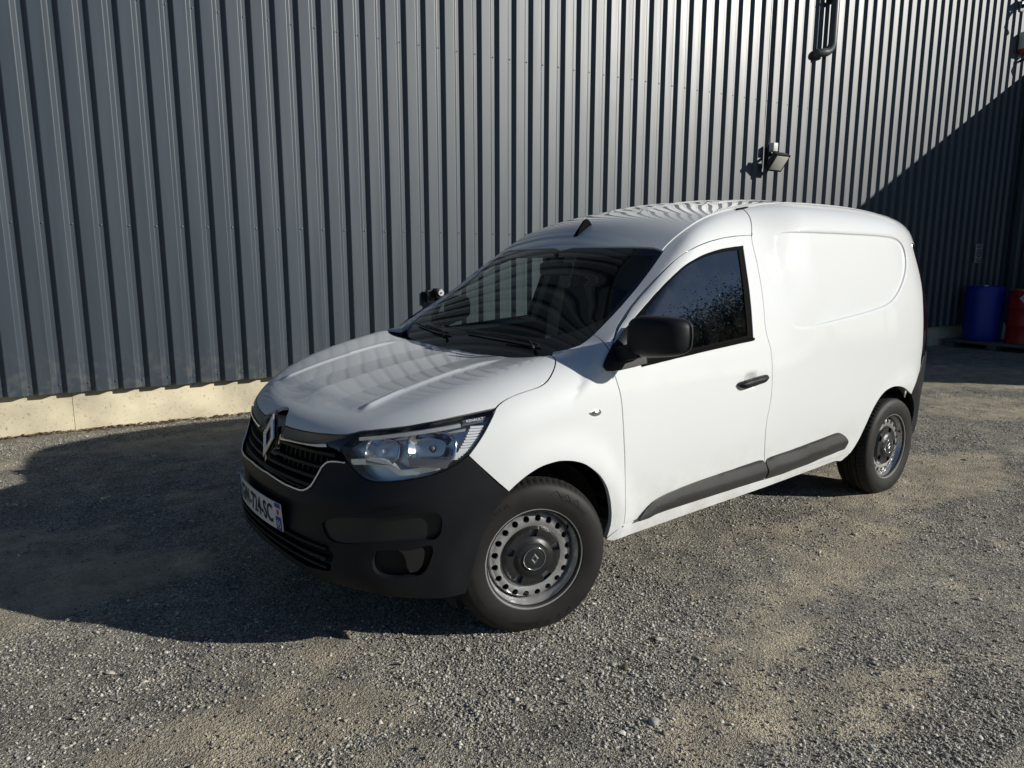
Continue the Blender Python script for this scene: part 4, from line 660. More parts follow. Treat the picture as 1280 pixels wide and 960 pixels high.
# ---------------------------------------------------------------- trees across the yard, behind the camera (they show in the paint and glass)
BARK = mat('tree_bark', (.06,.05,.04), .9, noise=(12,.3)); LEAFM = mat('tree_leaves', (.045,.065,.025), .6, noise=(2.5,.4,4))
def tree(loc, hgt, seed, label, nl=1500, ls=1.):
    r = random.Random(seed); t = empty('broadleaf_tree', loc); tag(t, label, 'tree', 'trees across the yard')
    V = []; Fc = []
    def limb(p0, p1, r0, r1):
        b = len(V); v, f = sweep([Vector(p0), (Vector(p0)+Vector(p1))/2+Vector((r.uniform(-.1,.1), r.uniform(-.1,.1), 0)), Vector(p1)], circle_prof(1., 7), up=Vector((.3,.95,.1)), taper=[r0, (r0+r1)/2, r1]); V.extend(v); Fc.extend([tuple(b+i for i in q) for q in f])
    limb((0,0,-.1), (.1,.05,hgt*.55), .20, .10); tips = []
    for k in range(9):
        a = r.uniform(0, 6.28); z0 = hgt*r.uniform(.2,.5); L = hgt*r.uniform(.22,.36); p1 = (L*math.cos(a), L*math.sin(a), z0+hgt*r.uniform(.12,.36)); limb((.05,.03,z0), p1, .07, .02); tips.append(p1)
    tips += [(r.uniform(-.8,.8), r.uniform(-.8,.8), hgt*r.uniform(.62,.88)) for _ in range(7)]
    mesh_obj('trunk', V, Fc, BARK, t, True)
    V = []; Fc = []
    for i in range(nl):
        c = r.choice(tips); R = hgt*.17; p = Vector(c)+Vector((r.gauss(0,1)*R*.6, r.gauss(0,1)*R*.6, r.gauss(0,1)*R*.5)); p.z = max(p.z, .25); s = r.uniform(.012,.026)*hgt*ls
        a = Vector((r.gauss(0,1), r.gauss(0,1), r.gauss(0,1))).normalized(); bq = a.orthogonal().normalized(); b = len(V)
        V.extend([p-a*s, p+bq*s*.55, p+a*s, p-bq*s*.55]); Fc.append((b, b+1, b+2, b+3))
    mesh_obj('crown', V, Fc, LEAFM, t)
TREE_L = ['lowest leafy tree of the row beyond the building wing', 'leafy tree second from the low end of the row beyond the wing', 'middle leafy tree of the five beyond the building wing', 'tall leafy tree second from the far end of the row beyond the wing', 'leafy tree farthest to the right beyond the building wing',
  'rightmost leafy tree of the row straight behind the camera', 'leafy tree second from the right behind the camera', 'middle leafy tree of the row behind the camera', 'leafy tree second from the left behind the camera', 'leftmost leafy tree across the yard']
TREE_P = [(1+36*math.sin(math.radians(a_)), -.8-36*math.cos(math.radians(a_)), h_) for a_, h_ in ((48,10.2), (52.5,12.0), (57,12.6), (61.5,12.4), (66,12.8))]+[(11,-27,6.2), (5,-28,6.5), (-1,-27,6.0), (-7,-25,6.6), (-13,-21,6.8)]
for i, (x, y, h_) in enumerate(TREE_P):
    tree((x, y, 0), h_, 50+i, TREE_L[i], 18000 if i < 5 else 1500, .33 if i < 5 else 1.)
# ================================================================ the van
PAINT = mat('white_paint', (.725,.75,.76), .55, coat=1., coat_rough=.035, spec=.3, noise=(1.3,.015,3))
def road_dirt(m):
    nt = m.node_tree; b = nt.nodes['Principled BSDF']; N = nt.nodes.new; L_ = nt.links.new; tc = N('ShaderNodeTexCoord'); sp_ = N('ShaderNodeSeparateXYZ'); L_(tc.outputs['Object'], sp_.inputs[0])
    lo = N('ShaderNodeMapRange'); lo.inputs[1].default_value = .62; lo.inputs[2].default_value = .28; L_(sp_.outputs['Z'], lo.inputs[0])
    n = N('ShaderNodeTexNoise'); n.inputs['Scale'].default_value = 5; n.inputs['Detail'].default_value = 9; n.inputs['Roughness'].default_value = .72; L_(tc.outputs['Object'], n.inputs['Vector'])
    r = N('ShaderNodeMapRange'); r.inputs[1].default_value = .42; r.inputs[2].default_value = .78; r.inputs[4].default_value = .75; L_(n.outputs[0], r.inputs[0])
    mu = N('ShaderNodeMath'); mu.operation = 'MULTIPLY'; L_(lo.outputs[0], mu.inputs[0]); L_(r.outputs[0], mu.inputs[1])
    mx = N('ShaderNodeMix'); mx.data_type = 'RGBA'; L_(mu.outputs[0], mx.inputs['Factor']); old = b.inputs['Base Color'].links[0].from_socket; L_(old, mx.inputs['A']); mx.inputs['B'].default_value = (.36,.32,.25,1); L_(mx.outputs['Result'], b.inputs['Base Color'])
    cw = N('ShaderNodeMapRange'); cw.inputs[3].default_value = 1.; cw.inputs[4].default_value = .25; L_(mu.outputs[0], cw.inputs[0]); L_(cw.outputs[0], b.inputs['Coat Weight'])
road_dirt(PAINT)
BLACKP = mat('textured_black_plastic', (.0085,.0095,.012), .5, spec=.26, noise=(6,.18,6), bump=(900,.12,.0004))
GLOSSB = mat('gloss_black', (.008,.008,.009), .12, coat=.5)
TRIMP = mat('grey_black_moulding', (.034,.035,.036), .38, spec=.45, noise=(5,.15,5), bump=(700,.1,.0004))
RUBBER = mat('black_rubber', (.006,.006,.006), .8, spec=.05)
CHROME = mat('chrome', (.75,.76,.78), .10, metal=1.)
SATIN = mat('satin_chrome', (.55,.56,.58), .22, metal=1.)
VOID = mat('dark_void', (.006,.006,.007), .9)
CABIN = mat('dark_cabin_plastic', (.022,.023,.026), .65, noise=(8,.12))
SEATM = mat('charcoal_seat_cloth', (.03,.032,.036), .9, noise=(60,.2))
LINER = mat('grey_headliner', (.16,.16,.155), .95)
TYREM = mat('tyre_rubber', (.013,.0125,.012), .62, spec=.35, noise=(14,.25,6), speck=(55,(.05,.046,.04),.68), bump=(260,.15,.0006))
STEEL = mat('steel_rim_paint', (.55,.55,.55), .26, metal=.65, noise=(9,.08,6), speck=(38,(.12,.10,.08),.70))
CAPM = mat('hub_cap_plastic', (.017,.018,.019), .40, noise=(10,.12))
W_GLASS = glass_mat('windscreen_glass', (.82,.88,.85), ior=1.5, dirt=.02)
S_GLASS = glass_mat('side_window_glass', (.66,.75,.72), ior=2.9, dirt=.03)
LENS = glass_mat('headlight_lens', (.93,.94,.95), dirt=.03)
TAIL = mat('smoked_red_lens', (.018,.004,.005), .12, coat=1.)
WHITE = mat('plate_white', (.72,.73,.72), .35)
PBLUE = mat('plate_blue', (.02,.045,.30), .35)
PBLACK = mat('plate_black', (.012,.012,.013), .4)
PRED = mat('plate_red', (.5,.03,.03), .4)

van = empty('delivery_van', (0,0,0))
tag(van, 'white compact delivery van with black bumpers parked on the gravel', 'van')
YP = Planar((0,1,0)); ZP = Planar((0,0,-1)); NOSE = Cyl(.4, -1); TAILC = Cyl(2.6, 1)
WINGP = Planar((.35,.75,-.62)); FRAMEP = Planar((0,.72,-.69)); SIDEP = Planar((0,.93,-.36)); CORNERP = Planar((.62,.70,-.25))
V3 = lambda *a: np.array(a, float)
rev = lambda k: T[k][::-1]

# --- bonnet
def hood_disp(P, Q):
    x, y = P[:,0], np.abs(P[:,1])
    s = sstep(-.575, -.50, x)*(1-.6*sstep(-.1, .15, x)); yr = .425+.02*sstep(-.5, .1, x)
    ridge = .0115*np.exp(-(np.abs(y-yr)/.020)**1.5)*sstep(-.56,-.50,x)*(1-sstep(-.05,.12,x))
    mid = .0045*(1-sstep(yr-.06, yr+.01, y))*s
    crease = .010*np.clip(1-y/.22, 0, 1)*sstep(-.64,-.52,x)
    return ridge+mid+crease
lead = np.vstack([V3((-.676,0,.85)), V3((-.678,-.018,.848)), V3((-.686,-.044,.843)), T['hood_lead'][T['hood_lead'][:,1] < -.055]])
hood_half = np.vstack([resample(lead, .02), resample(T['hood_lead2'], .02)[1:], resample(T['hl_top'], .02)[1:], resample(T['hood_shut'], .02)[1:], resample(T['hood_rear'][T['hood_rear'][:,1] < -.01], .02)[1:], V3((.168,0,1.016))])
panel('bonnet', whole(hood_half), ZP, Flow, PAINT, van, h=.0115, disp=hood_disp, roll=.018, gap=.003, lines=[V3(*[(x, 0, 0.) for x in np.linspace(-.63, .15, 70)])]+[V3(*[(x, s_*(.425+.02*float(sstep(-.5,.1,x))), 0.) for x in np.linspace(-.55, .12, 60)]) for s_ in (-1, 1)])
# --- front wings
ws_side = V3((.212,-.619,1.059), (.25,-.66,1.074), (.30,-.692,1.098), (.34,-.703,1.125), (.364,-.704,1.142))
arch_c = [(0., .31), (2.812, .31)]
def arch_disp(P, Q):
    d = np.zeros(len(P))
    for cx, cz in arch_c:
        r = np.hypot(P[:,0]-cx, P[:,2]-cz); d += .004*(1-sstep(.445, .535, r))*(P[:,2] > .2)*(P[:,2] < .9)*(1-sstep(.24, .34, P[:,0])*(cx == 0.))
    return d
wing_out = loop(T['hood_shut'], ws_side, T['wing_apillar'], np.vstack([T['wing_apillar'][-1], T['door_front'][0]]), T['door_front'], T['wing_bottom'], T['arch_front'], T['bumper_wing'], rev('hl_right'))
panel('front_wing', wing_out, WINGP, Fwing, PAINT, van, h=.02, both=True, roll=.022, disp=arch_disp, gap=.003)
# --- doors
win_hole = loop(rev('win_top'), T['win_rear'], T['win_bottom'], np.vstack([T['win_bottom'][-1], T['win_top'][-1]]))
door_out = loop(np.vstack([T['wing_apillar'][-1], T['door_front'][0]]), T['door_front'], T['door_bottom'], T['door_rear'], T['door_top'])
bowl_c = T['bowl'].mean(0)
def door_disp(P, Q):
    r = np.hypot((P[:,0]-bowl_c[0])/.062, (P[:,2]-bowl_c[2]+.002)/.045); near = P[:,2] < 1.
    return -.020*np.clip(1-r*r, 0, 1)**1.5*near
doors = panel('front_door', door_out, YP, Fup, PAINT, van, h=.02, both=True, holes=[win_hole], disp=door_disp, roll=.02, hole_roll=.010, gap=.003)
gl_out = loop(rev('glass_top'), T['glass_rear'], T['glass_bottom'], np.vstack([T['glass_bottom'][-1], T['glass_top'][-1]]))
for dr, sg in zip(doors, (1, -1)):
    def sided(P, sg=sg): return P if sg > 0 else mir(P)
def one_side(name, outline, fam, F, m, parents, **k):
    a = panel(name, outline, fam, F, m, parents[0], both=parents[1], **k); return a
one_side('window_seal', win_hole, YP, Fup, RUBBER, doors, h=.05, gap=-.003, off=-.006, roll=.0, holes=[gl_out])
one_side('window_glass', gl_out, YP, Fup, S_GLASS, doors, h=.05, gap=-.004, off=-.010, roll=0)
wb = resample(T['win_bottom'], .03); wb = on_surf(Fup, wb, .002)
for dr, s in zip(doors, (1, -1)):
    V, Fc = sweep((wb if s > 0 else mir(wb)), [(-.006,-.006), (.006,-.006), (.006,.006), (-.006,.006)]); mesh_obj('waist_seal', V, Fc, RUBBER, dr)
# sail plate and mirror
sail_out = loop(T['sail'], T['sail2'], T['sail3'], h=.012)
one_side('mirror_base', sail_out, YP, Fup, BLACKP, doors, h=.03, off=.010, roll=.013, gap=0)
# handles
hd = loop(T['handle'], h=.01)
handles = one_side('door_handle', hd, YP, Fup, BLACKP, doors, h=.006, off=.022, roll=.010, gap=0, disp=lambda P, Q: .012*sstep(-.002, .016, sdf(Q, YP.to2(hd)))-.014*sstep(.06,.14,np.abs(P[:,0]-hd[:,0].mean())))
# black mouldings along the sill
td = loop(T['trim_door'], T['trim_door_b'], h=.015); ts = loop(T['trim_side'], T['trim_side_b'], h=.015)
def trim_disp(tr, cr):
    def f(P, Q):
        up = P[:,2]-np.interp(P[:,0], cr[:,0], cr[:,2]); sp = lambda u: np.minimum(.5*(u+np.sqrt(u*u+.007**2)), .06); return .021-.34*sp(up)-.44*sp(-up)
    return f
one_side('side_moulding', td, YP, Fup, TRIMP, doors, h=.013, off=.003, roll=.012, gap=.001, disp=trim_disp(td, T['trim_door_c']), lines=[T['trim_door_c'][2:-1]])

# --- screen pillar and roof rail
roof_edge = on_surf(Fup, V3((1.481,-.583,1.705), (1.70,-.588,1.72), (2.0,-.60,1.73), (2.4,-.605,1.73), (2.8,-.60,1.71), (3.05,-.585,1.68), (3.22,-.555,1.64)))
frame_out = loop(T['ws_edge'], np.vstack([T['ws_edge'][-1], T['a_roof'][0]]), T['a_roof'], T['b_roof'], T['door_top'], rev('wing_apillar'))
panel('screen_pillar', frame_out, FRAMEP, Fup, PAINT, van, h=.018, both=True, roll=.02, off=-.002)
# --- roof
def roof_disp(P, Q):
    x, y = P[:,0], np.abs(P[:,1]); d = np.zeros(len(P))
    for c in (.13, .36): d += .006*np.exp(-((y-c)/.035)**4)*sstep(1.18+.25*(c > .3), 1.30+.25*(c > .3), x)*(1-sstep(3.0, 3.12, x))
    return d+.004
ws_top = T['ws_top'][T['ws_top'][:,1] < -.05]
roof_half = np.vstack([V3((.787,0,1.508)), resample(ws_top[::-1], .03), resample(T['a_roof'], .03), resample(roof_edge, .04)[1:], V3((3.26,-.30,1.65), (3.27,0,1.66))])
panel('roof', whole(roof_half), ZP, Fup, PAINT, van, h=.02, disp=roof_disp, roll=.014, gap=.003)
# --- load-bay sides
tail_edge = T['tail_edge'].copy(); tail_edge[:,0] -= .045*sstep(1.0, 1.4, tail_edge[:,2]); tail_edge = on_surf(Fup, tail_edge)
side_rear = np.vstack([V3((3.065,-.845,.79)), tail_edge[::-1], V3((3.06,-.725,1.60), (3.13,-.655,1.655), (3.22,-.555,1.64))])
rb_top = T['rb_top'][T['rb_top'][:,0] < 3.06]
side_out = loop(T['b_roof'][::-1][:1], rev('b_roof'), roof_edge, side_rear[::-1], np.vstack([side_rear[0], rb_top[-1]]), rb_top[::-1], rev('arch_rear'), rev('side_bottom'), T['door_rear'])
pq = SIDEP.to2(loop(T['panel'], h=.012))
def side_disp(P, Q):
    s = sdf(Q, pq); fade = sstep(1.62, 1.98, P[:,0]+.25*np.clip(P[:,2]-1.3, 0, 1)); d = -.012*sstep(0, .009, s)*(.15+.85*fade)
    d += arch_disp(P, Q); return d
pin = loop(T['panel'], h=.012); pin2 = on_surf(Fup, pin)
def side_line(g):
    Q = inset(pq, g); o, d, t0, t1 = SIDEP.rays(Q, pin); P, ok = march(Fup, o, d, t0, t1); P = P[ok]; return np.vstack([P, P[:1]])
sides = panel('load_bay_side', side_out, SIDEP, Fup, PAINT, van, h=.017, both=True, roll=.02, gap=.003, disp=side_disp, lines=[side_line(.0003), side_line(.0045), side_line(.0095)])
one_side('side_moulding', ts, YP, Fup, TRIMP, sides, h=.013, off=.003, roll=.012, gap=.001, disp=trim_disp(ts, T['trim_side_c']), lines=[T['trim_side_c'][1:-1]])
# --- sills
sb = T['sill_bottom']; sb = sb[(sb[:,0] > .34) & (sb[:,0] < 2.13)]
sill_out = loop(np.vstack([T['door_bottom'], T['side_bottom'][1:]])-V3((0,0,.004))[0], np.vstack([T['side_bottom'][-1]-V3((0,0,.004))[0], V3((2.17,-.85,.325))[0], sb[-1]]), sb[::-1], np.vstack([sb[0], V3((.322,-.853,.309))[0], T['door_bottom'][0]-V3((0,0,.004))[0]]))
panel('sill', sill_out, YP, Fup, PAINT, van, h=.03, both=True, roll=.03, off=-.004, gap=.001)
# --- tail: doors, lamps, bumper
def cyl_loop(pts, F=Fup, h=.03, fam=TAILC):
    Q = resample(np.array([(math.radians(a)*fam.R, z) for a, z in pts+pts[:1]]), h)[:-1]
    th = Q[:,0]/fam.R; rad = np.stack([fam.sg*np.cos(th), -np.sin(th), 0*th], -1); o = np.stack([0*th+fam.ax, 0*th, Q[:,1]], -1)
    P, ok = march(F, o+rad*1.6, -rad, 0., 1.5); return P
panel('rear_door', cyl_loop([(.4,.50),(32.5,.50),(33.5,.868),(47.5,.868),(49.2,1.535),(40,1.59),(28,1.60),(.4,1.62)]), TAILC, Fup, PAINT, van, h=.05, both=True, roll=.015)
te = [(math.degrees(math.atan2(-p[1], p[0]-2.6)), p[2]) for p in tail_edge[::-1]]
panel('tail_lamp', cyl_loop([(48,.868)]+[(te[0][0],.868)]+te+[(49.8,1.54)]), TAILC, Fup, TAIL, van, h=.04, both=True, roll=.015, off=.001, gap=0)
panel('rear_corner', cyl_loop([(49.8,1.545),(te[-1][0],1.556),(57,1.60),(51,1.64),(42,1.635),(29,1.608),(40,1.598)]), TAILC, Fup, PAINT, van, h=.04, both=True, roll=.01, gap=0)
rbt = [(math.degrees(math.atan2(-p[1], p[0]-2.6)), p[2]) for p in rb_top]
rba = [(math.degrees(math.atan2(-p[1], p[0]-2.6)), p[2]) for p in T['rb_arch']]
half = [(0,.49),(33,.49),(34,.855),(58,.85)]+rbt[::-1]+rba[1:]+[(58,.33),(30,.30),(0,.30)]
rb_full = half+[(-a, z) for a, z in half[::-1]][1:-1]
panel('rear_bumper', cyl_loop(rb_full), TAILC, Fup, BLACKP, van, h=.04, roll=.02, off=.004)

# --- screen
ws_low = V3((.135,0,.985), (.14,-.2,.99), (.16,-.40,1.0), (.20,-.58,1.02), (.26,-.69,1.06), (.32,-.715,1.108))
scr_half = np.vstack([resample(ws_low, .03), resample(T['ws_edge'], .03), resample(ws_top, .03), V3((.787,0,1.508))])
scr = whole(scr_half)
in_half = np.vstack([V3((.255,0,1.08), (.26,-.25,1.08), (.29,-.48,1.10), (.36,-.60,1.13)), resample(T['ws_edge'][4:-1]+V3((-.004,.022,0))[0], .03), V3((.815,-.52,1.49), (.765,-.3,1.49), (.748,0,1.48))])
scr_in = whole(in_half)
wscr = panel('windscreen', scr_in, ZP, Fup, W_GLASS, van, h=.03, gap=-.004, roll=0, off=-.004)
panel('black_border', scr, ZP, Fup, GLOSSB, wscr, h=.03, gap=.001, roll=.006, off=-.003, holes=[scr_in])
# scuttle between bonnet and screen
hr = resample(np.vstack([rev('hood_rear')[T['hood_rear'][::-1][:,1] < -.01], ws_side]), .03); hr = np.vstack([V3((.168,0,1.016)), hr])
rows = []
for k, (dx, dz) in enumerate(((-.03,-.03), (.004,-.012), (.05,-.02), (.10,-.03), (.16,-.02))):
    w = 1-sstep(.60, .72, np.abs(hr[:,1]))*.85; r = hr.copy(); r[:,0] += dx*np.where(dx > 0, w, 1); r[:,2] += dz; rows.append(np.vstack([r[::-1], mir(r)[1:]]))
n = len(rows[0]); V = np.vstack(rows); Fc = [(k*n+i, k*n+i+1, (k+1)*n+i+1, (k+1)*n+i) for k in range(len(rows)-1) for i in range(n-1)]
mesh_obj('scuttle_panel', V, Fc, BLACKP, van, smooth=True)
# wipers
def screen_pt(x, y, off): return on_surf(lambda P: top(P[...,0], P[...,1], P[...,2]), V3((x, y, 1.1)))[0]+np.array([-.62,0,.78])*off
for pts in (((.235,-.50), (.235,-.34), (.235,-.15), (.24,.05)), ((.205,.18), (.22,.34), (.25,.50), (.275,.60))):
    path = [screen_pt(x, y, .010) for x, y in pts]; w = tube_obj('wiper', resample(np.array(path), .05), .0045, BLACKP, van, n=6)
    arm = [screen_pt(pts[0][0]-.04, pts[0][1], .01), screen_pt(pts[0][0], pts[0][1]+.05, .022), screen_pt((pts[1][0]+pts[2][0])/2, (pts[1][1]+pts[2][1])/2, .028)]
    tube_obj('wiper_arm', arm, .006, BLACKP, w, n=6, taper=[1.5, 1., .7])

# --- front bumper
ih = int(np.argmin(((T['hl_bottom']-T['chrome'][0])**2).sum(1)))
bump_half = np.vstack([V3((-.80,0,.613), (-.80,-.05,.614))]+[resample(x, .02) for x in (rev('chrome'), T['hl_bottom'][:ih+1][::-1], rev('bumper_wing'), T['bumper_arch'][1:], T['bumper_bottom'], np.vstack([T['bumper_bottom'][-1], T['bumper_lip'][0]]), T['bumper_lip'])]+[V3((-.818,-.06,.325), (-.82,0,.325))])
bump_half = bump_half[np.r_[True, np.linalg.norm(np.diff(bump_half, axis=0), axis=1) > .008]]
bump = whole(bump_half)
NQ = NOSE.to2
fu = loop(T['fog_up'], h=.015); fl0 = loop(T['fog_low'], h=.015); flc = T['fog_trim'].mean(0); fl = on_surf(Flow, flc+(fl0-flc)*.74)
lg_half = on_surf(Flow, V3((-.81,0,.445), (-.81,-.20,.440), (-.78,-.36,.432), (-.745,-.475,.422), (-.715,-.515,.40), (-.725,-.505,.335), (-.76,-.40,.325), (-.80,-.2,.345), (-.815,0,.355)))
lg = whole(resample(lg_half, .02))
def mirrorable(fn):
    return lambda P, Q: fn(np.where(P[:,1:2] > 0, P*V3((1,-1,1))[0], P))
def bump_disp(P):
    fz = .560+.07*np.clip((-P[:,1]-.42)/.42, 0, 1)
    return -.014*(1-sstep(-.008, .001, P[:,2]-fz))*sstep(.33, .42, P[:,2])*(1-sstep(.68, .80, -P[:,1]))
fy = np.linspace(-.84, .84, 90); fz_ = .560+.07*np.clip((np.abs(fy)-.42)/.42, 0, 1)
FOLD = [on_surf(lambda P: front(P[...,0], P[...,1], P[...,2]) if False else Flow(P), np.stack([-.8+.27*fy**2+.34*fy**4, fy, fz_+dz], -1)) for dz in (.001, -.009)]
FOLD = [f[np.abs(f[:,1]) < .80] for f in FOLD]
clear = lambda f: [x for x in np.split(f, np.where(np.diff(f[:,1]) > .03)[0]+1) if len(x) > 2]
bumper = panel('front_bumper', bump, NOSE, Flow, BLACKP, van, h=.0125, disp=mirrorable(bump_disp), roll=.03, gap=.002, holes=[fu, mir(fu)[::-1], fl, mir(fl)[::-1], lg], hole_roll=.034, lines=FOLD)
PLAST2 = mat('grained_dark_insert', (.011,.012,.014), .45, noise=(7,.15,5), bump=(800,.15,.0004))
panel('bumper_insert', fu, NOSE, Flow, PLAST2, bumper, h=.02, off=-.022, roll=0, both=bumper, gap=-.002)
panel('fog_pocket', fl, NOSE, Flow, BLACKP, bumper, h=.03, off=-.030, roll=0, both=bumper, gap=-.006)
panel('intake_back', lg, NOSE, Flow, VOID, bumper, h=.04, off=-.065, roll=0, gap=-.008)
ft = loop(T['fog_trim'], h=.012)
panel('fog_lamp_trim', ft, NOSE, Flow, mat('fog_trim_plastic', (.014,.014,.015), .45), bumper, h=.012, off=-.012, roll=.03, both=bumper, gap=0)
box_bar = lambda a, b: [(-a,-b), (a,-b), (a,b), (-a,b)]
for z0, z1, ye in ((.428,.418,.49), (.398,.380,.49), (.370,.345,.49)):
    ys = np.linspace(-ye, ye, 40); p = on_surf(Flow, np.stack([-.8+.3*ys**2, ys, z0+(z1-z0)*(np.abs(ys)/ye)**2], -1), -.012)
    V, Fc = sweep(p, box_bar(.012, .0045)); mesh_obj('lower_slat', V, Fc, BLACKP, bumper, smooth=False)
# dark wall behind the lower air intake and rest of the nose
# --- grille
g_half = np.vstack([V3((-.69,0,.842)), resample(lead[1:], .02), resample(T['hood_lead2'], .02), resample(rev('hl_inner'), .02), resample(rev('hl_bottom')[:len(T['hl_bottom'])-ih], .02), resample(T['chrome'], .02), V3((-.80,-.05,.614), (-.80,0,.613))])
g_half = g_half[np.r_[True, np.linalg.norm(np.diff(g_half, axis=0), axis=1) > .006]]
grille = panel('grille', whole(g_half), NOSE, Flow, VOID, van, h=.03, off=-.050, roll=0, gap=-.004)
# frame: a black band under the bonnet edge and down to the lamps
low = [V3((-.755,0,.700))[0], V3((-.76,-.045,.725))[0], V3((-.757,-.10,.765))[0]]
cn = T['chrome_near']; band_low = on_surf(Flow, V3((-.757,-.148,.764), (-.735,-.28,.772), (-.70,-.40,.782), (-.672,-.475,.775), (-.668,-.50,.765)))
fr_half = np.vstack([V3((-.69,0,.842)), resample(lead[1:], .02), resample(T['hood_lead2'], .02), resample(rev('hl_inner'), .02), resample(band_low[::-1], .02), V3((-.76,-.115,.745), (-.77,-.085,.70), (-.785,-.03,.645), (-.79,0,.632))])
fr_half = fr_half[np.r_[True, np.linalg.norm(np.diff(fr_half, axis=0), axis=1) > .006]]
panel('grille_surround', whole(fr_half), NOSE, Flow, GLOSSB, grille, h=.018, off=-.002, roll=.03, gap=.001, disp=lambda P, Q: -.030*np.exp(-(P[:,1]/.095)**4))
for z0, z1, yi, ye, hh in ((.742,.752,.10,.485,.006), (.700,.708,.06,.47,.006), (.664,.668,.03,.44,.006), (.632,.632,.0,.39,.007)):
    for sg in (-1, 1):
        ys = np.linspace(yi, ye, 20); p = on_surf(Flow, np.stack([-.78+.3*ys**2, -ys, z0+(z1-z0)*ys/ye], -1), -.020); p = p if sg < 0 else mir(p)
        V, Fc = sweep(p, box_bar(.014, hh)); mesh_obj('grille_slat', V, Fc, BLACKP, grille)
# short upright ribs between slats
rb_v = []; rb_f = []
for sg in (-1, 1):
    for y in np.linspace(.14, .44, 9):
        for z0, z1 in ((.672,.698), (.710,.740)):
            p = on_surf(Flow, V3((-.76, -y, z0), (-.76, -y, z1)), -.030)
            for q in (p,):
                b = len(rb_v); c = q if sg < 0 else mir(q)
                for pt in c:
                    for dx, dy in ((-.006,-.004), (.006,-.004), (.006,.004), (-.006,.004)): rb_v.append(pt+np.array([dx,dy,0]))
                rb_f += [(b+i, b+(i+1) % 4, b+4+(i+1) % 4, b+4+i) for i in range(4)]+[(b+3,b+2,b+1,b), (b+4,b+5,b+6,b+7)]
mesh_obj('grille_ribs', rb_v, rb_f, BLACKP, grille)['kind'] = 'stuff'
cb = loop(np.vstack([cn, cn[:1]]), h=.015)
panel('chrome_bar', cb, NOSE, Flow, SATIN, grille, h=.012, off=.004, roll=.012, both=grille, gap=0, disp=lambda P, Q: .004*sstep(0, .006, sdf(Q, NQ(cb))))
ch = np.vstack([T['chrome'], V3((-.80,-.05,.614))]); ch = np.vstack([ch, mir(ch[::-1])]); ch = on_surf(Flow, resample(ch, .02), .003)
V, Fc = sweep(ch, circle_prof(.0042, 8)); mesh_obj('chrome_line', V, Fc, CHROME, grille, smooth=True)
for dz, do in ((.012,-.012), (.022,-.022)):
    a = ch[(np.abs(ch[:,1]) < .36)]; V, Fc = sweep(on_surf(Flow, a+np.array([0,0,dz]), do), circle_prof(.003, 6)); mesh_obj('grille_step', V, Fc, TRIMP, grille, smooth=True)
# diamond emblem: a faceted ring on a black plate
def diamond(cx, cz, w, h, ring, depth, base, tilt, y0=0.):
    """returns verts, faces; faces -x, leaning by tilt"""
    V = []; Fc = []; out = [(0,h), (w,0), (0,-h), (-w,0)]; k = ring
    lv = [(1.,0.), (1.,depth*.55), ((1+k)/2,depth), (k,depth*.45), (k,0.)]
    for s, d in lv:
        for a, b in out: V.append((cx+b*s*tilt-d, y0+a*s, cz+b*s))
    for l in range(len(lv)-1):
        for i in range(4): Fc.append((l*4+i, l*4+(i+1) % 4, (l+1)*4+(i+1) % 4, (l+1)*4+i))
    return V, Fc
ex = -.742
V, Fc = diamond(ex-.012, .742, .060, .087, .50, .010, 0, .29); emb = mesh_obj('diamond_emblem', V, Fc, mat('emblem_chrome', (.62,.62,.61), .24, metal=.8), van)
V, Fc = diamond(ex-.002, .740, .074, .104, .02, .008, 0, .29); mesh_obj('emblem_plate', V, Fc, GLOSSB, emb)
# number plate
def plate_pt(u, v, off=0.):            # u along the plate to the van's left, v up
    y = -u; x = -.826+.30*y*y-.055*v; return np.array([x-off, y, .480+v])
def plate_grid(u0, u1, v0, v1, off, nu=16):
    us = np.linspace(u0, u1, nu); V = [plate_pt(u, v, off) for u in us for v in (v0, v1)]; return V, [(2*i, 2*i+2, 2*i+3, 2*i+1) for i in range(nu-1)]
pl = []; plf = []
us = np.linspace(-.26, .26, 17)
for u in us:
    for v, o in ((-.055,0), (-.055,.004), (.055,.004), (.055,0)): pl.append(plate_pt(u, v, o))
for i in range(16):
    for j in range(4): plf.append((i*4+j, i*4+(j+1) % 4, (i+1)*4+(j+1) % 4, (i+1)*4+j))
plf += [(0,1,2,3), (67,66,65,64)]
plate = mesh_obj('number_plate', pl, plf, WHITE, bumper)
for nm, a, b, m in (('blue_band', -.258,-.216,PBLUE), ('blue_band', .216,.258,PBLUE)):
    V, Fc = plate_grid(a, b, -.053, .053 if a < 0 else .0, .0052, 4); mesh_obj(nm, V, Fc, m, plate)
V, Fc = plate_grid(.216, .258, .036, .053, .0052, 4); mesh_obj('blue_band', V, Fc, PBLUE, plate)
V, Fc = plate_grid(.229, .245, .008, .028, .0056, 3); mesh_obj('crest', V, Fc, PRED, plate)
def plate_text(s, u0, v0, w, h, m, nm='lettering', bold=.02):
    V, Fc = text_geo(s, offset=bold); c = (V.min(0)+V.max(0))/2; sz = V.max(0)-V.min(0)
    P = [plate_pt(u0+(v[0]-c[0])/sz[0]*w, v0+(v[1]-c[1])/sz[1]*h, .0058) for v in V]; mesh_obj(nm, P, Fc, m, plate)
plate_text('GW-724-SC', 0., .0, .385, .077, PBLACK)
plate_text('95', .237, -.030, .030, .030, WHITE, bold=.0)
plate_text('F', -.237, -.032, .014, .022, WHITE, bold=.0)
st = []; sf = []
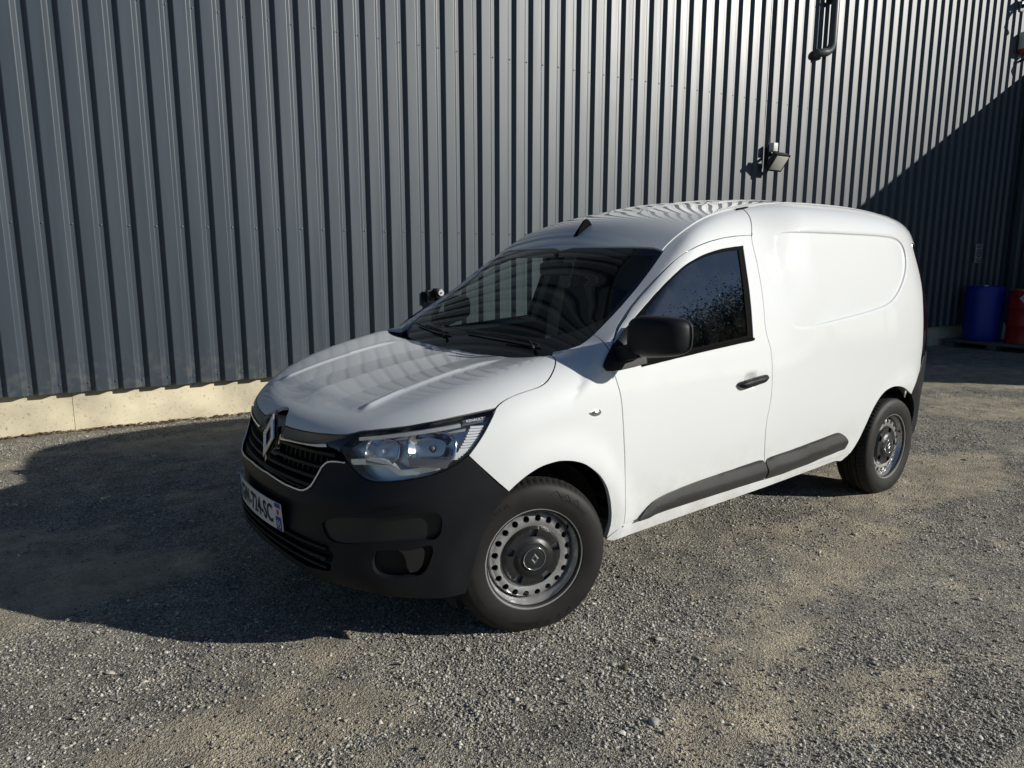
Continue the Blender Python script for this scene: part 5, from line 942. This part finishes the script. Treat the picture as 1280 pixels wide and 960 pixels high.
for k in range(12):
    a = 2*math.pi*k/12; c = (-.237+.013*math.cos(a), .022+.013*math.sin(a)); b = len(st)
    for i in range(5): st.append(plate_pt(c[0]+.0026*math.cos(a+i*1.2566), c[1]+.0026*math.sin(a+i*1.2566), .0058))
    sf.append(tuple(range(b, b+5)))
mesh_obj('star_ring', st, sf, mat('plate_yellow', (.75,.6,.05), .4), plate)

# --- headlights
hl_out = loop(T['hl_top'], T['hl_right'], T['hl_bottom'], T['hl_inner'], h=.015)
def lampset(sg):
    S = (lambda P: np.asarray(P)) if sg > 0 else mir
    par = empty('headlight', (0,0,0), 0, van)
    def put(name, V, Fc, m, smooth=False, N=None):
        V = S(np.array(V)); return mesh_obj(name, V, Fc if sg > 0 else [f[::-1] for f in Fc], m, par, smooth)
    inn = on_surf(Flow, hl_out)
    return par, put, S
lamps = [lampset(1), lampset(-1)]
parents = (lamps[0][0], lamps[1][0])
HLP = CORNERP
one_side('lamp_housing', hl_out, HLP, Flow, mat('lamp_housing_grey', (.78,.80,.82), .28, metal=.65), parents, h=.03, gap=.004, off=-.055, roll=0)
hl_q = HLP.to2(hl_out); cq = hl_q.mean(0)
inner_q = inset(hl_q, .0055)
inner3 = None
o_, d_, t0_, t1_ = HLP.rays(inner_q, hl_out); inner3, _ = march(Flow, o_, d_, t0_, t1_)
one_side('lamp_bezel', hl_out, HLP, Flow, GLOSSB, parents, h=.03, gap=.002, off=.000, roll=.055, holes=[inner3], hole_roll=.05)
one_side('lamp_lens', inner3, HLP, Flow, LENS, parents, h=.03, gap=-.003, off=-.002, roll=0)
CLEARP = mat('pale_lamp_plastic', (.85,.87,.88), .2, coat=.8)
DRLM = mat('bright_lamp_strip', (.9,.92,.95), .3, metal=.6)
GREYP = mat('grey_lamp_trim', (.12,.125,.13), .3, coat=.3)
for par, put, S in lamps:
    nrm = grad(Flow, T['refl'])
    for k, (i, rad, dep) in enumerate(((0, .072, .05), (-1, .052, .045))):
        c = T['refl'][i]; ax = np.array([-.64,-.62,.40]); ax /= np.linalg.norm(ax); c = c-ax*.030
        e1 = np.cross(ax, [0,0,1]); e1 /= np.linalg.norm(e1); e2 = np.cross(e1, ax)
        V = []; Fc = []; n = 28; prof = [(1.12,-.002), (1.04,.006), (1.,.004), (.86,-.014), (.62,-.030), (.36,-.040), (.14,-.043), (.0,-.044)]
        for r, dd in prof:
            for j in range(n):
                a = 2*math.pi*j/n; ca_, sa_ = math.cos(a), math.sin(a); V.append(c+(e1*math.copysign(abs(ca_)**.62, ca_)*1.12+e2*math.copysign(abs(sa_)**.62, sa_)*.74)*r*rad+ax*dd)
        for q in range(len(prof)-1):
            for j in range(n): Fc.append((q*n+j, q*n+(j+1) % n, (q+1)*n+(j+1) % n, (q+1)*n+j))
        put('reflector', V, Fc, CHROME, True)
        V = []; Fc = []
        for r, dd in ((.013,-.040), (.012,-.014), (.008,-.008), (0.,-.006)):
            for j in range(12): a = 2*math.pi*j/12; V.append(c+(e1*math.cos(a)+e2*math.sin(a))*r+ax*dd)
        for q in range(3):
            for j in range(12): Fc.append((q*12+j, q*12+(j+1) % 12, (q+1)*12+(j+1) % 12, (q+1)*12+j))
        put('bulb', V, Fc, GREYP if k == 0 else CLEARP, True)
        # grey shield below each bowl
        V = [c+e1*(-rad*1.1)-e2*rad*.55+ax*.004, c+e1*rad*1.1-e2*rad*.55+ax*.004, c+e1*rad*.9-e2*rad*1.0+ax*.018, c-e1*rad*.9-e2*rad*1.0+ax*.018]
        put('lamp_shield', V, [(0,1,2,3)], GREYP)
    a = on_surf(Flow, resample(T['drl'], .02), -.016); V, Fc = sweep(a, [(-.012,-.010), (.012,-.010), (.010,.010), (-.012,.009)]); put('daytime_strip', V, Fc, DRLM)
    a = on_surf(Flow, resample(T['drl_top'], .02), -.012); V, Fc = sweep(a, [(-.008,-.006), (.008,-.006), (.008,.006), (-.008,.006)]); put('light_guide', V, Fc, DRLM)
    # ribbed turn signal block
    q = T['indic']; c0 = on_surf(Flow, V3((-.30,-.828,.875), (-.325,-.833,.835), (-.352,-.83,.795), (-.395,-.815,.765)), -.014)
    rib = resample(c0, .011)
    for i, pnt in enumerate(rib):
        nn = grad(Flow, pnt[None])[0]; t1 = np.cross(nn, [0,0,1]); t1 /= np.linalg.norm(t1)
        w = .030 if i < len(rib)*.6 else .022
        V, Fc = sweep([pnt-t1*w, pnt+t1*w*.6], [(-.004,-.0035), (.004,-.0035), (.004,.0035), (-.004,.0035)]); put('signal_rib', V, Fc, CLEARP)
    a = on_surf(Flow, T['hl_name'], -.004); c = a[len(a)//2]; nn = grad(Flow, c[None])[0]; t1 = (a[-1]-a[0]); t1 /= np.linalg.norm(t1); t2 = np.cross(nn, t1) if sg else 0
    t2 = t2 if t2[2] > 0 else -t2
    Vt, Ft = text_geo('RENAULT', .01); sz = Vt.max(0)-Vt.min(0); cc = (Vt.max(0)+Vt.min(0))/2
    tx = [c+t1*(v[0]-cc[0])/sz[0]*.062+t2*(v[1]-cc[1])/sz[1]*.0095 for v in Vt]; put('lettering', tx, Ft, CLEARP)
    V = [c-t1*.045-t2*.010-nn*.014, c+t1*.042-t2*.010-nn*.014, c+t1*.046+t2*.010-nn*.014, c-t1*.041+t2*.010-nn*.014]; put('name_bar', V, [(0,1,2,3)], GREYP)

# --- door mirrors
def mirror_set(sg, dr):
    S = (lambda p: Vector(p)) if sg > 0 else (lambda p: Vector((p[0], -p[1], p[2])))
    bm = bmesh.new(); nu, nv = 28, 18; V = []
    c = np.array([.425,-1.005,1.155]) if sg > 0 else np.array([.74,-.915,1.15]); ang = math.radians(16 if sg > 0 else 74); ca, sa = math.cos(ang), math.sin(ang)
    def sp(v, e): return math.copysign(abs(v)**e, v)
    rows = []
    for i in range(nv+1):
        ph = -math.pi/2+math.pi*i/nv; row = []
        for j in range(nu):
            th = 2*math.pi*j/nu
            w = sp(math.cos(ph), .42)*sp(math.cos(th), .62); hgt = sp(math.cos(ph), .42)*sp(math.sin(th), .50); dp = sp(math.sin(ph), .8)
            # w: along y (outwards), hgt: z, dp: front(-)/back(+)
            hz = hgt*.080*(1-.08*w)+.006*w; X = dp*(.070 if dp < 0 else .045)+.020*abs(w)**2*(1 if dp < 0 else 0); Y = -w*.132
            x = X*ca-Y*sa*.9; y = Y*ca+X*sa*.3
            row.append(bm.verts.new(S((c[0]+x, c[1]+y, c[2]+hz))))
        rows.append(row)
    for i in range(nv):
        for j in range(nu):
            try: bm.faces.new((rows[i][j], rows[i][(j+1) % nu], rows[i+1][(j+1) % nu], rows[i+1][j]))
            except ValueError: pass
    bmesh.ops.remove_doubles(bm, verts=bm.verts, dist=.0004); bmesh.ops.recalc_face_normals(bm, faces=bm.faces)
    hs = bm_obj('door_mirror', bm, BLACKP, dr, True)
    arm = [S((.40,-.845,1.075)), S((.40,-.885,1.085)), S((.415,-.93,1.10))] if sg > 0 else [S((.56,-.845,1.085)), S((.60,-.875,1.09)), S((.66,-.90,1.10))]
    V, Fc = sweep(arm, [(-.055,-.030), (.055,-.030), (.050,.030), (-.045,.035)]); mesh_obj('mirror_arm', V, Fc, BLACKP, dr)
    if sg < 0: return
    b = [S((.466,-.93,1.095)), S((.496,-1.09,1.10)), S((.496,-1.09,1.215)), S((.466,-.93,1.215))]
    mesh_obj('mirror_glass', b, [(0,1,2,3) if sg > 0 else (3,2,1,0)], CHROME, dr)
mirror_set(1, doors[0]); mirror_set(-1, doors[1])
# --- side repeaters, aerial
rp = loop(T['repeater'], h=.008)
panel('side_repeater', rp, YP, Fwing, SATIN, van, h=.008, off=.004, roll=.006, both=True, gap=0, disp=lambda P, Q: .004*sstep(0, .01, sdf(Q, YP.to2(rp))))
az = on_surf(Fup, V3((.875,0,1.57), (.96,0,1.61)))
V = []; prof = [(-.02,.002,-.006), (.0,.022,-.004), (.10,.030,-.004), (.13,.020,-.004), (.135,.008,.024), (.128,.005,.040), (.105,.006,.042), (.04,.010,.018)]
a0 = az[0]; sl = (az[1]-az[0])/np.linalg.norm(az[1]-az[0]); upv = np.array([-sl[2],0,sl[0]])
for sgn in (-1, 1):
    for x, y, z in prof: V.append(a0+sl*x+upv*z+np.array([0,sgn*y,0]))
n = len(prof); Fc = [tuple(range(n)), tuple(range(2*n-1, n-1, -1))]+[(i, n+i, n+(i+1) % n, (i+1) % n) for i in range(n)]
mesh_obj('roof_aerial', V, Fc, RUBBER, van)
# roof ditch covers
dp = on_surf(Fup, V3((1.44,-.594,1.70), (1.52,-.594,1.71)), .004); V, Fc = sweep(dp, box_bar(.008, .003)); 
mesh_obj('roof_plug', V, Fc, RUBBER, van); mesh_obj('roof_plug', mir(V), [f[::-1] for f in Fc], RUBBER, van)

# --- wheels
def make_tyre():
    half = [(.190,-.080), (.192,-.087), (.203,-.0925), (.206,-.0965), (.225,-.1015), (.250,-.1035), (.275,-.1005), (.292,-.094), (.300,-.086), (.3065,-.077), (.312,-.066), (.3155,-.052), (.316,-.047), (.308,-.046), (.308,-.039), (.3165,-.038), (.317,-.014), (.309,-.013), (.309,-.005), (.317,-.004)]
    prof = half+[(r, -y) for r, y in half[::-1]]; n = 216; k = len(prof); V, Fc = lathe(prof, n)
    V = np.array(V).reshape(n, k, 3)
    for i in range(n):
        for j, (r, y) in enumerate(prof):
            if i % 3 == 0 and .050 < abs(y) < .086 and r > .302: V[i,j] *= np.array([(r-.0055)/r, 1, (r-.0055)/r])
            if i % 4 == 0 and abs(y) < .040 and r > .3164: V[i,j] *= np.array([(r-.003)/r, 1, (r-.003)/r])
    V = V.reshape(-1, 3); low = V[:,2] < -.285; V[low,1] *= 1+.9*(-.285-V[low,2])/.03*.05; V[low,2] = -.285-(-.285-V[low,2])*.12; return V, Fc
def make_rim():
    prof = [(.196,-.083), (.2055,-.086), (.2065,-.0905), (.2045,-.0935), (.1995,-.0925), (.1960,-.086), (.1925,-.076), (.1895,-.066), (.183,-.058), (.1805,-.045), (.1800,-.020), (.1790,.010), (.182,.07), (.195,.085)]
    V, Fc = lathe(prof, 72); V = [tuple(v) for v in V]
    # disc with round holes
    N = 84; outer = np.array([(.1800*math.cos(2*math.pi*i/N), .1800*math.sin(2*math.pi*i/N)) for i in range(N)])
    hub = np.array([(.060*math.cos(2*math.pi*i/30), .060*math.sin(2*math.pi*i/30)) for i in range(30)]); holes = [hub]
    for k in range(20):
        a = 2*math.pi*(k+.5)/20; holes.append(np.array([(.1545*math.cos(a)+.0130*math.cos(t), .1545*math.sin(a)+.0130*math.sin(t)) for t in np.linspace(0, 2*math.pi, 14, endpoint=False)]))
    Q, Tr = tri2d(outer, holes, [], .012); r = np.hypot(Q[:,0], Q[:,1])
    f = pchip([.05,.11,.125,.14,.155,.168,.176,.18], [-.052,-.050,-.055,-.060,-.060,-.053,-.038,-.024])
    b = len(V); V += [(q[0], float(f(rr)), q[1]) for q, rr in zip(Q, r)]
    for t in Tr:
        A, B, C = [np.array(V[b+i]) for i in t]; nn = np.cross(B-A, C-A); Fc.append(tuple(b+i for i in (t if nn[1] < 0 else t[::-1])))
    for hl in holes[1:]:                                       # turned-in hole edges
        b = len(V); n = len(hl)
        for d in (0., .010):
            for q in hl: V.append((q[0], float(f(math.hypot(*q)))+d, q[1]))
        Fc += [(b+i, b+(i+1) % n, b+n+(i+1) % n, b+n+i) for i in range(n)]
    return V, Fc
def make_cap():
    N = 100; out = []
    for i in range(N):
        a = 2*math.pi*i/N; out.append((.123*math.cos(a), .123*math.sin(a)))
    holes = []
    for k in range(5):
        a = 2*math.pi*k/5+.30; ca, sa = math.cos(a), math.sin(a); q = [(.084,-.013), (.114,-.019), (.114,.019), (.084,.013)]
        holes.append(resample(np.array([(x*ca-y*sa, x*sa+y*ca) for x, y in q+q[:1]]), .008)[:-1])
    Q, Tr = tri2d(np.array(out), holes, [], .009); r = np.hypot(Q[:,0], Q[:,1])
    f = pchip([0,.045,.052,.066,.072,.104,.118,.123], [-.086,-.086,-.083,-.082,-.076,-.072,-.068,-.058]); V = [(q[0], float(f(x)), q[1]) for q, x in zip(Q, r)]; Fc = []
    for t in Tr:
        A, B, C = [np.array(V[i]) for i in t]; Fc.append(tuple(t if np.cross(B-A, C-A)[1] < 0 else t[::-1]))
    for lp in [np.array(out)]+holes:
        b = len(V); n = len(lp)
        for d in (0., .018):
            for q in lp: V.append((q[0], float(f(math.hypot(*q)))+d, q[1]))
        Fc += [(b+i, b+(i+1) % n, b+n+(i+1) % n, b+n+i) for i in range(n)]
    return V, Fc
def arc_text(s, r, hgt, a0, flip=False, y=-.1038):
    V, Fc = text_geo(s, .0); c = (V.max(0)+V.min(0))/2; k = hgt/.7; P = []
    for v in V:
        u, w = (v[0]-c[0])*k, (v[1]-c[1])*k
        rr = r+(w if not flip else -w); a = a0+(-u if not flip else u)/r; dr = rr-.25; yy = -.1042+abs(dr)**2*2.6+(.0 if dr > 0 else 0)
        P.append((rr*math.cos(a), yy, rr*math.sin(a)))
    return P, Fc
tv, tf = make_tyre(); rv, rf = make_rim(); cv, cf = make_cap()
LETTER = mat('tyre_lettering', (.006,.006,.006), .6)
ANGLE40 = 40
def wheel(loc, rz, spin):
    w = empty('wheel', loc, rz, van); objs = []
    if wheel.src is None:
        t = mesh_obj('tyre', tv, tf, TYREM, w, True); t.data.set_sharp_from_angle(angle=math.radians(32)); objs.append(t)
        r = mesh_obj('rim', rv, rf, STEEL, w, True); r.data.set_sharp_from_angle(angle=math.radians(40)); objs.append(r)
        V, Fc = lathe([(.179,.015), (.06,.02), (.0,.02)], 48); objs.append(mesh_obj('brake_shield', V, Fc, VOID, w, True))
        c = mesh_obj('hub_cap', cv, cf, CAPM, w, True); c.data.set_sharp_from_angle(angle=math.radians(30)); objs.append(c)
        V, Fc = lathe([(.0465,-.084), (.0465,-.0895), (.0445,-.091), (.0425,-.0895), (.0425,-.084)], 40); objs.append(mesh_obj('badge_ring', V, Fc, CHROME, w, True))
        V, Fc = diamond(0, 0, .017, .023, .45, .004, 0, 0.); V = [(y, -.0865+x, z) for x, y, z in V]; objs.append(mesh_obj('diamond_badge', V, Fc, SATIN, w))
        V, Fc = sweep([(.150,-.060,.105), (.146,-.075,.100)], circle_prof(.004, 8)); objs.append(mesh_obj('tyre_valve', V, Fc, RUBBER, w))
        for s, a, h in (('Continental', .9, .020), ('195/65 R 15 91T XL', 2.35, .016), ('EcoContact', 4.55, .017), ('Continental', 3.5, .018)):
            P, Ft = arc_text(s, .262, h, a); objs.append(mesh_obj('lettering', P, Ft, LETTER, w))
        for a in (1.35, 5.3):                                  # moulded zigzag on the sidewall
            pts = [((.280 if i % 2 else .262)*math.cos(a-.09*i), -.0995 if i % 2 else -.1028, (.280 if i % 2 else .262)*math.sin(a-.09*i)) for i in range(7)]
            V, Fc = sweep(pts, [(-.0015,-.001), (.0015,-.001), (.0015,.001), (-.0015,.001)], up=Vector((0,1,0))); objs.append(mesh_obj('sidewall_zigzag', V, Fc, LETTER, w))
        wheel.src = objs
    else:
        for s in wheel.src: c = s.copy(); COL.objects.link(c); c.parent = w; objs.append(c)
    for o in objs:
        if o.name.split('.')[0] != 'tyre': o.rotation_euler = (0, spin, 0)
    return w
wheel.src = None
STEER = math.radians(16)
HZ = .304
wheel((0,-.728,HZ), -STEER, .0); wheel((2.812,-.728,HZ), 0, .25); wheel((0,.728,HZ), math.pi-STEER, .6); wheel((2.812,.728,HZ), math.pi, .9)

# --- wheel arch liners, underbody
for cx in (0., 2.812):
    for sg in (-1, 1):
        V = []; Fc = []; n = 20
        for i in range(n+1):
            a = math.radians(-6+(208 if cx == 0 else 192)*i/n)
            for y in (.46, .765): V.append((cx+.372*math.cos(a), sg*y, .315+.372*math.sin(a)))
        Fc = [(2*i, 2*i+1, 2*i+3, 2*i+2) for i in range(n)]; b = len(V)
        V += [(cx+.372*math.cos(math.radians(-6+(208 if cx == 0 else 192)*i/n)), sg*.46, .315+.372*math.sin(math.radians(-6+(208 if cx == 0 else 192)*i/n))) for i in range(n+1)]; Fc.append(tuple(range(b, b+n+1)))
        mesh_obj('wheel_arch_liner', V, Fc, VOID, van)
bm = bmesh.new(); add_box(bm, (1.4,0,.26), (3.6,1.0,.10)); add_box(bm, (1.40,0,.33), (1.80,1.44,.06)); add_box(bm, (-.45,0,.305), (.34,1.02,.05)); add_box(bm, (3.27,0,.30), (.25,1.2,.06))
bm_obj('underbody', bm, VOID, van)
bm = bmesh.new(); add_box(bm, (1.4,0,.19), (.9,.12,.06), .02); bm_obj('exhaust', bm, VOID, van)
# --- cab interior
bm = bmesh.new(); dash = [(.42,.98), (.50,1.03), (.62,1.045), (.76,1.03), (.84,.98), (.86,.90), (.78,.72), (.70,.55), (.42,.55)]
va = [bm.verts.new((x, -.78, z)) for x, z in dash]; vb = [bm.verts.new((x, .78, z)) for x, z in dash]; n = len(dash)
for i in range(n): bm.faces.new((va[i], va[(i+1) % n], vb[(i+1) % n], vb[i]))
bm.faces.new(va[::-1]); bm.faces.new(vb); dsh = bm_obj('dashboard', bm, CABIN, van)
box_obj('instrument_hood', (.74,-.38,1.06), (.20,.34,.07), CABIN, dsh, .03)
box_obj('paper_slip', (.55,-.02,1.052), (.06,.09,.004), mat('pale_paper', (.5,.62,.6), .8), dsh, .0)
pth = [(.19*math.cos(a), .19*math.sin(a), 0) for a in np.linspace(0, 2*math.pi, 41)]
bm = bmesh.new(); sw = mesh_obj('steering_wheel', *lathe([(.185+.016*math.cos(t), .016*math.sin(t)) for t in np.linspace(0, 2*math.pi, 11)], 40), CABIN, van, True); bm.free()
sw.location = (.96,-.38,1.0); sw.rotation_euler = (0,0,math.pi/2); sw.rotation_euler = Matrix.Rotation(math.radians(-25), 3, 'Y').to_4x4().to_euler() if False else (math.radians(0), math.radians(0), math.radians(90))
box_obj('steering_hub', (0,.02,0), (.30,.04,.07), CABIN, sw, .015)
for y in (-.39, .39):
    st_ = empty('seat', (0,0,0), 0, van)
    box_obj('seat_cushion', (1.12,y,.66), (.50,.50,.16), SEATM, st_, .05); box_obj('seat_back', (1.36,y,.98), (.14,.48,.62), SEATM, st_, .05, Matrix.Rotation(math.radians(12), 3, 'Y'))
    box_obj('head_restraint', (1.42,y,1.36), (.09,.26,.17), SEATM, st_, .04, Matrix.Rotation(math.radians(8), 3, 'Y'))
bm = bmesh.new(); [bm.faces.new([bm.verts.new((x, y, z)) for y, z in ((-.70,.35), (.70,.35), (.74,.95), (.66,1.35), (.56,1.62), (.30,1.70), (-.30,1.70), (-.56,1.62), (-.66,1.35), (-.74,.95))]) for x in (1.46, 1.49)]; bm_obj('bulkhead', bm, mat('grey_bulkhead', (.10,.10,.10), .8), van)
lin_half = on_surf(Fup, V3((.86,0,1.5), (.90,-.30,1.5), (.93,-.50,1.48), (1.1,-.54,1.6), (1.46,-.55,1.68), (1.47,0,1.7)))
panel('headliner', whole(resample(lin_half, .05)), ZP, Fup, LINER, van, h=.08, off=-.035, roll=0)
box_obj('floor', (1.0,0,.42), (1.05,1.5,.03), CABIN, van)
rvm = box_obj('rear_view_mirror', (.76,.0,1.40), (.035,.23,.065), CABIN, van, .012)
tube_obj('mirror_stem', [(.02,0,.02), (.0,0,.08)], .012, CABIN, rvm)
for s in (-1, 1):
    o = panel('door_lining', door_out if s > 0 else door_out, YP, Fup, CABIN, van, h=.06, off=-.05, roll=0, gap=.01, holes=[win_hole]) if s > 0 else None
    if o is not None: o2 = mesh_obj('door_lining', mir(np.array([v.co[:] for v in o.data.vertices])), [tuple(p.vertices)[::-1] for p in o.data.polygons], CABIN, van)
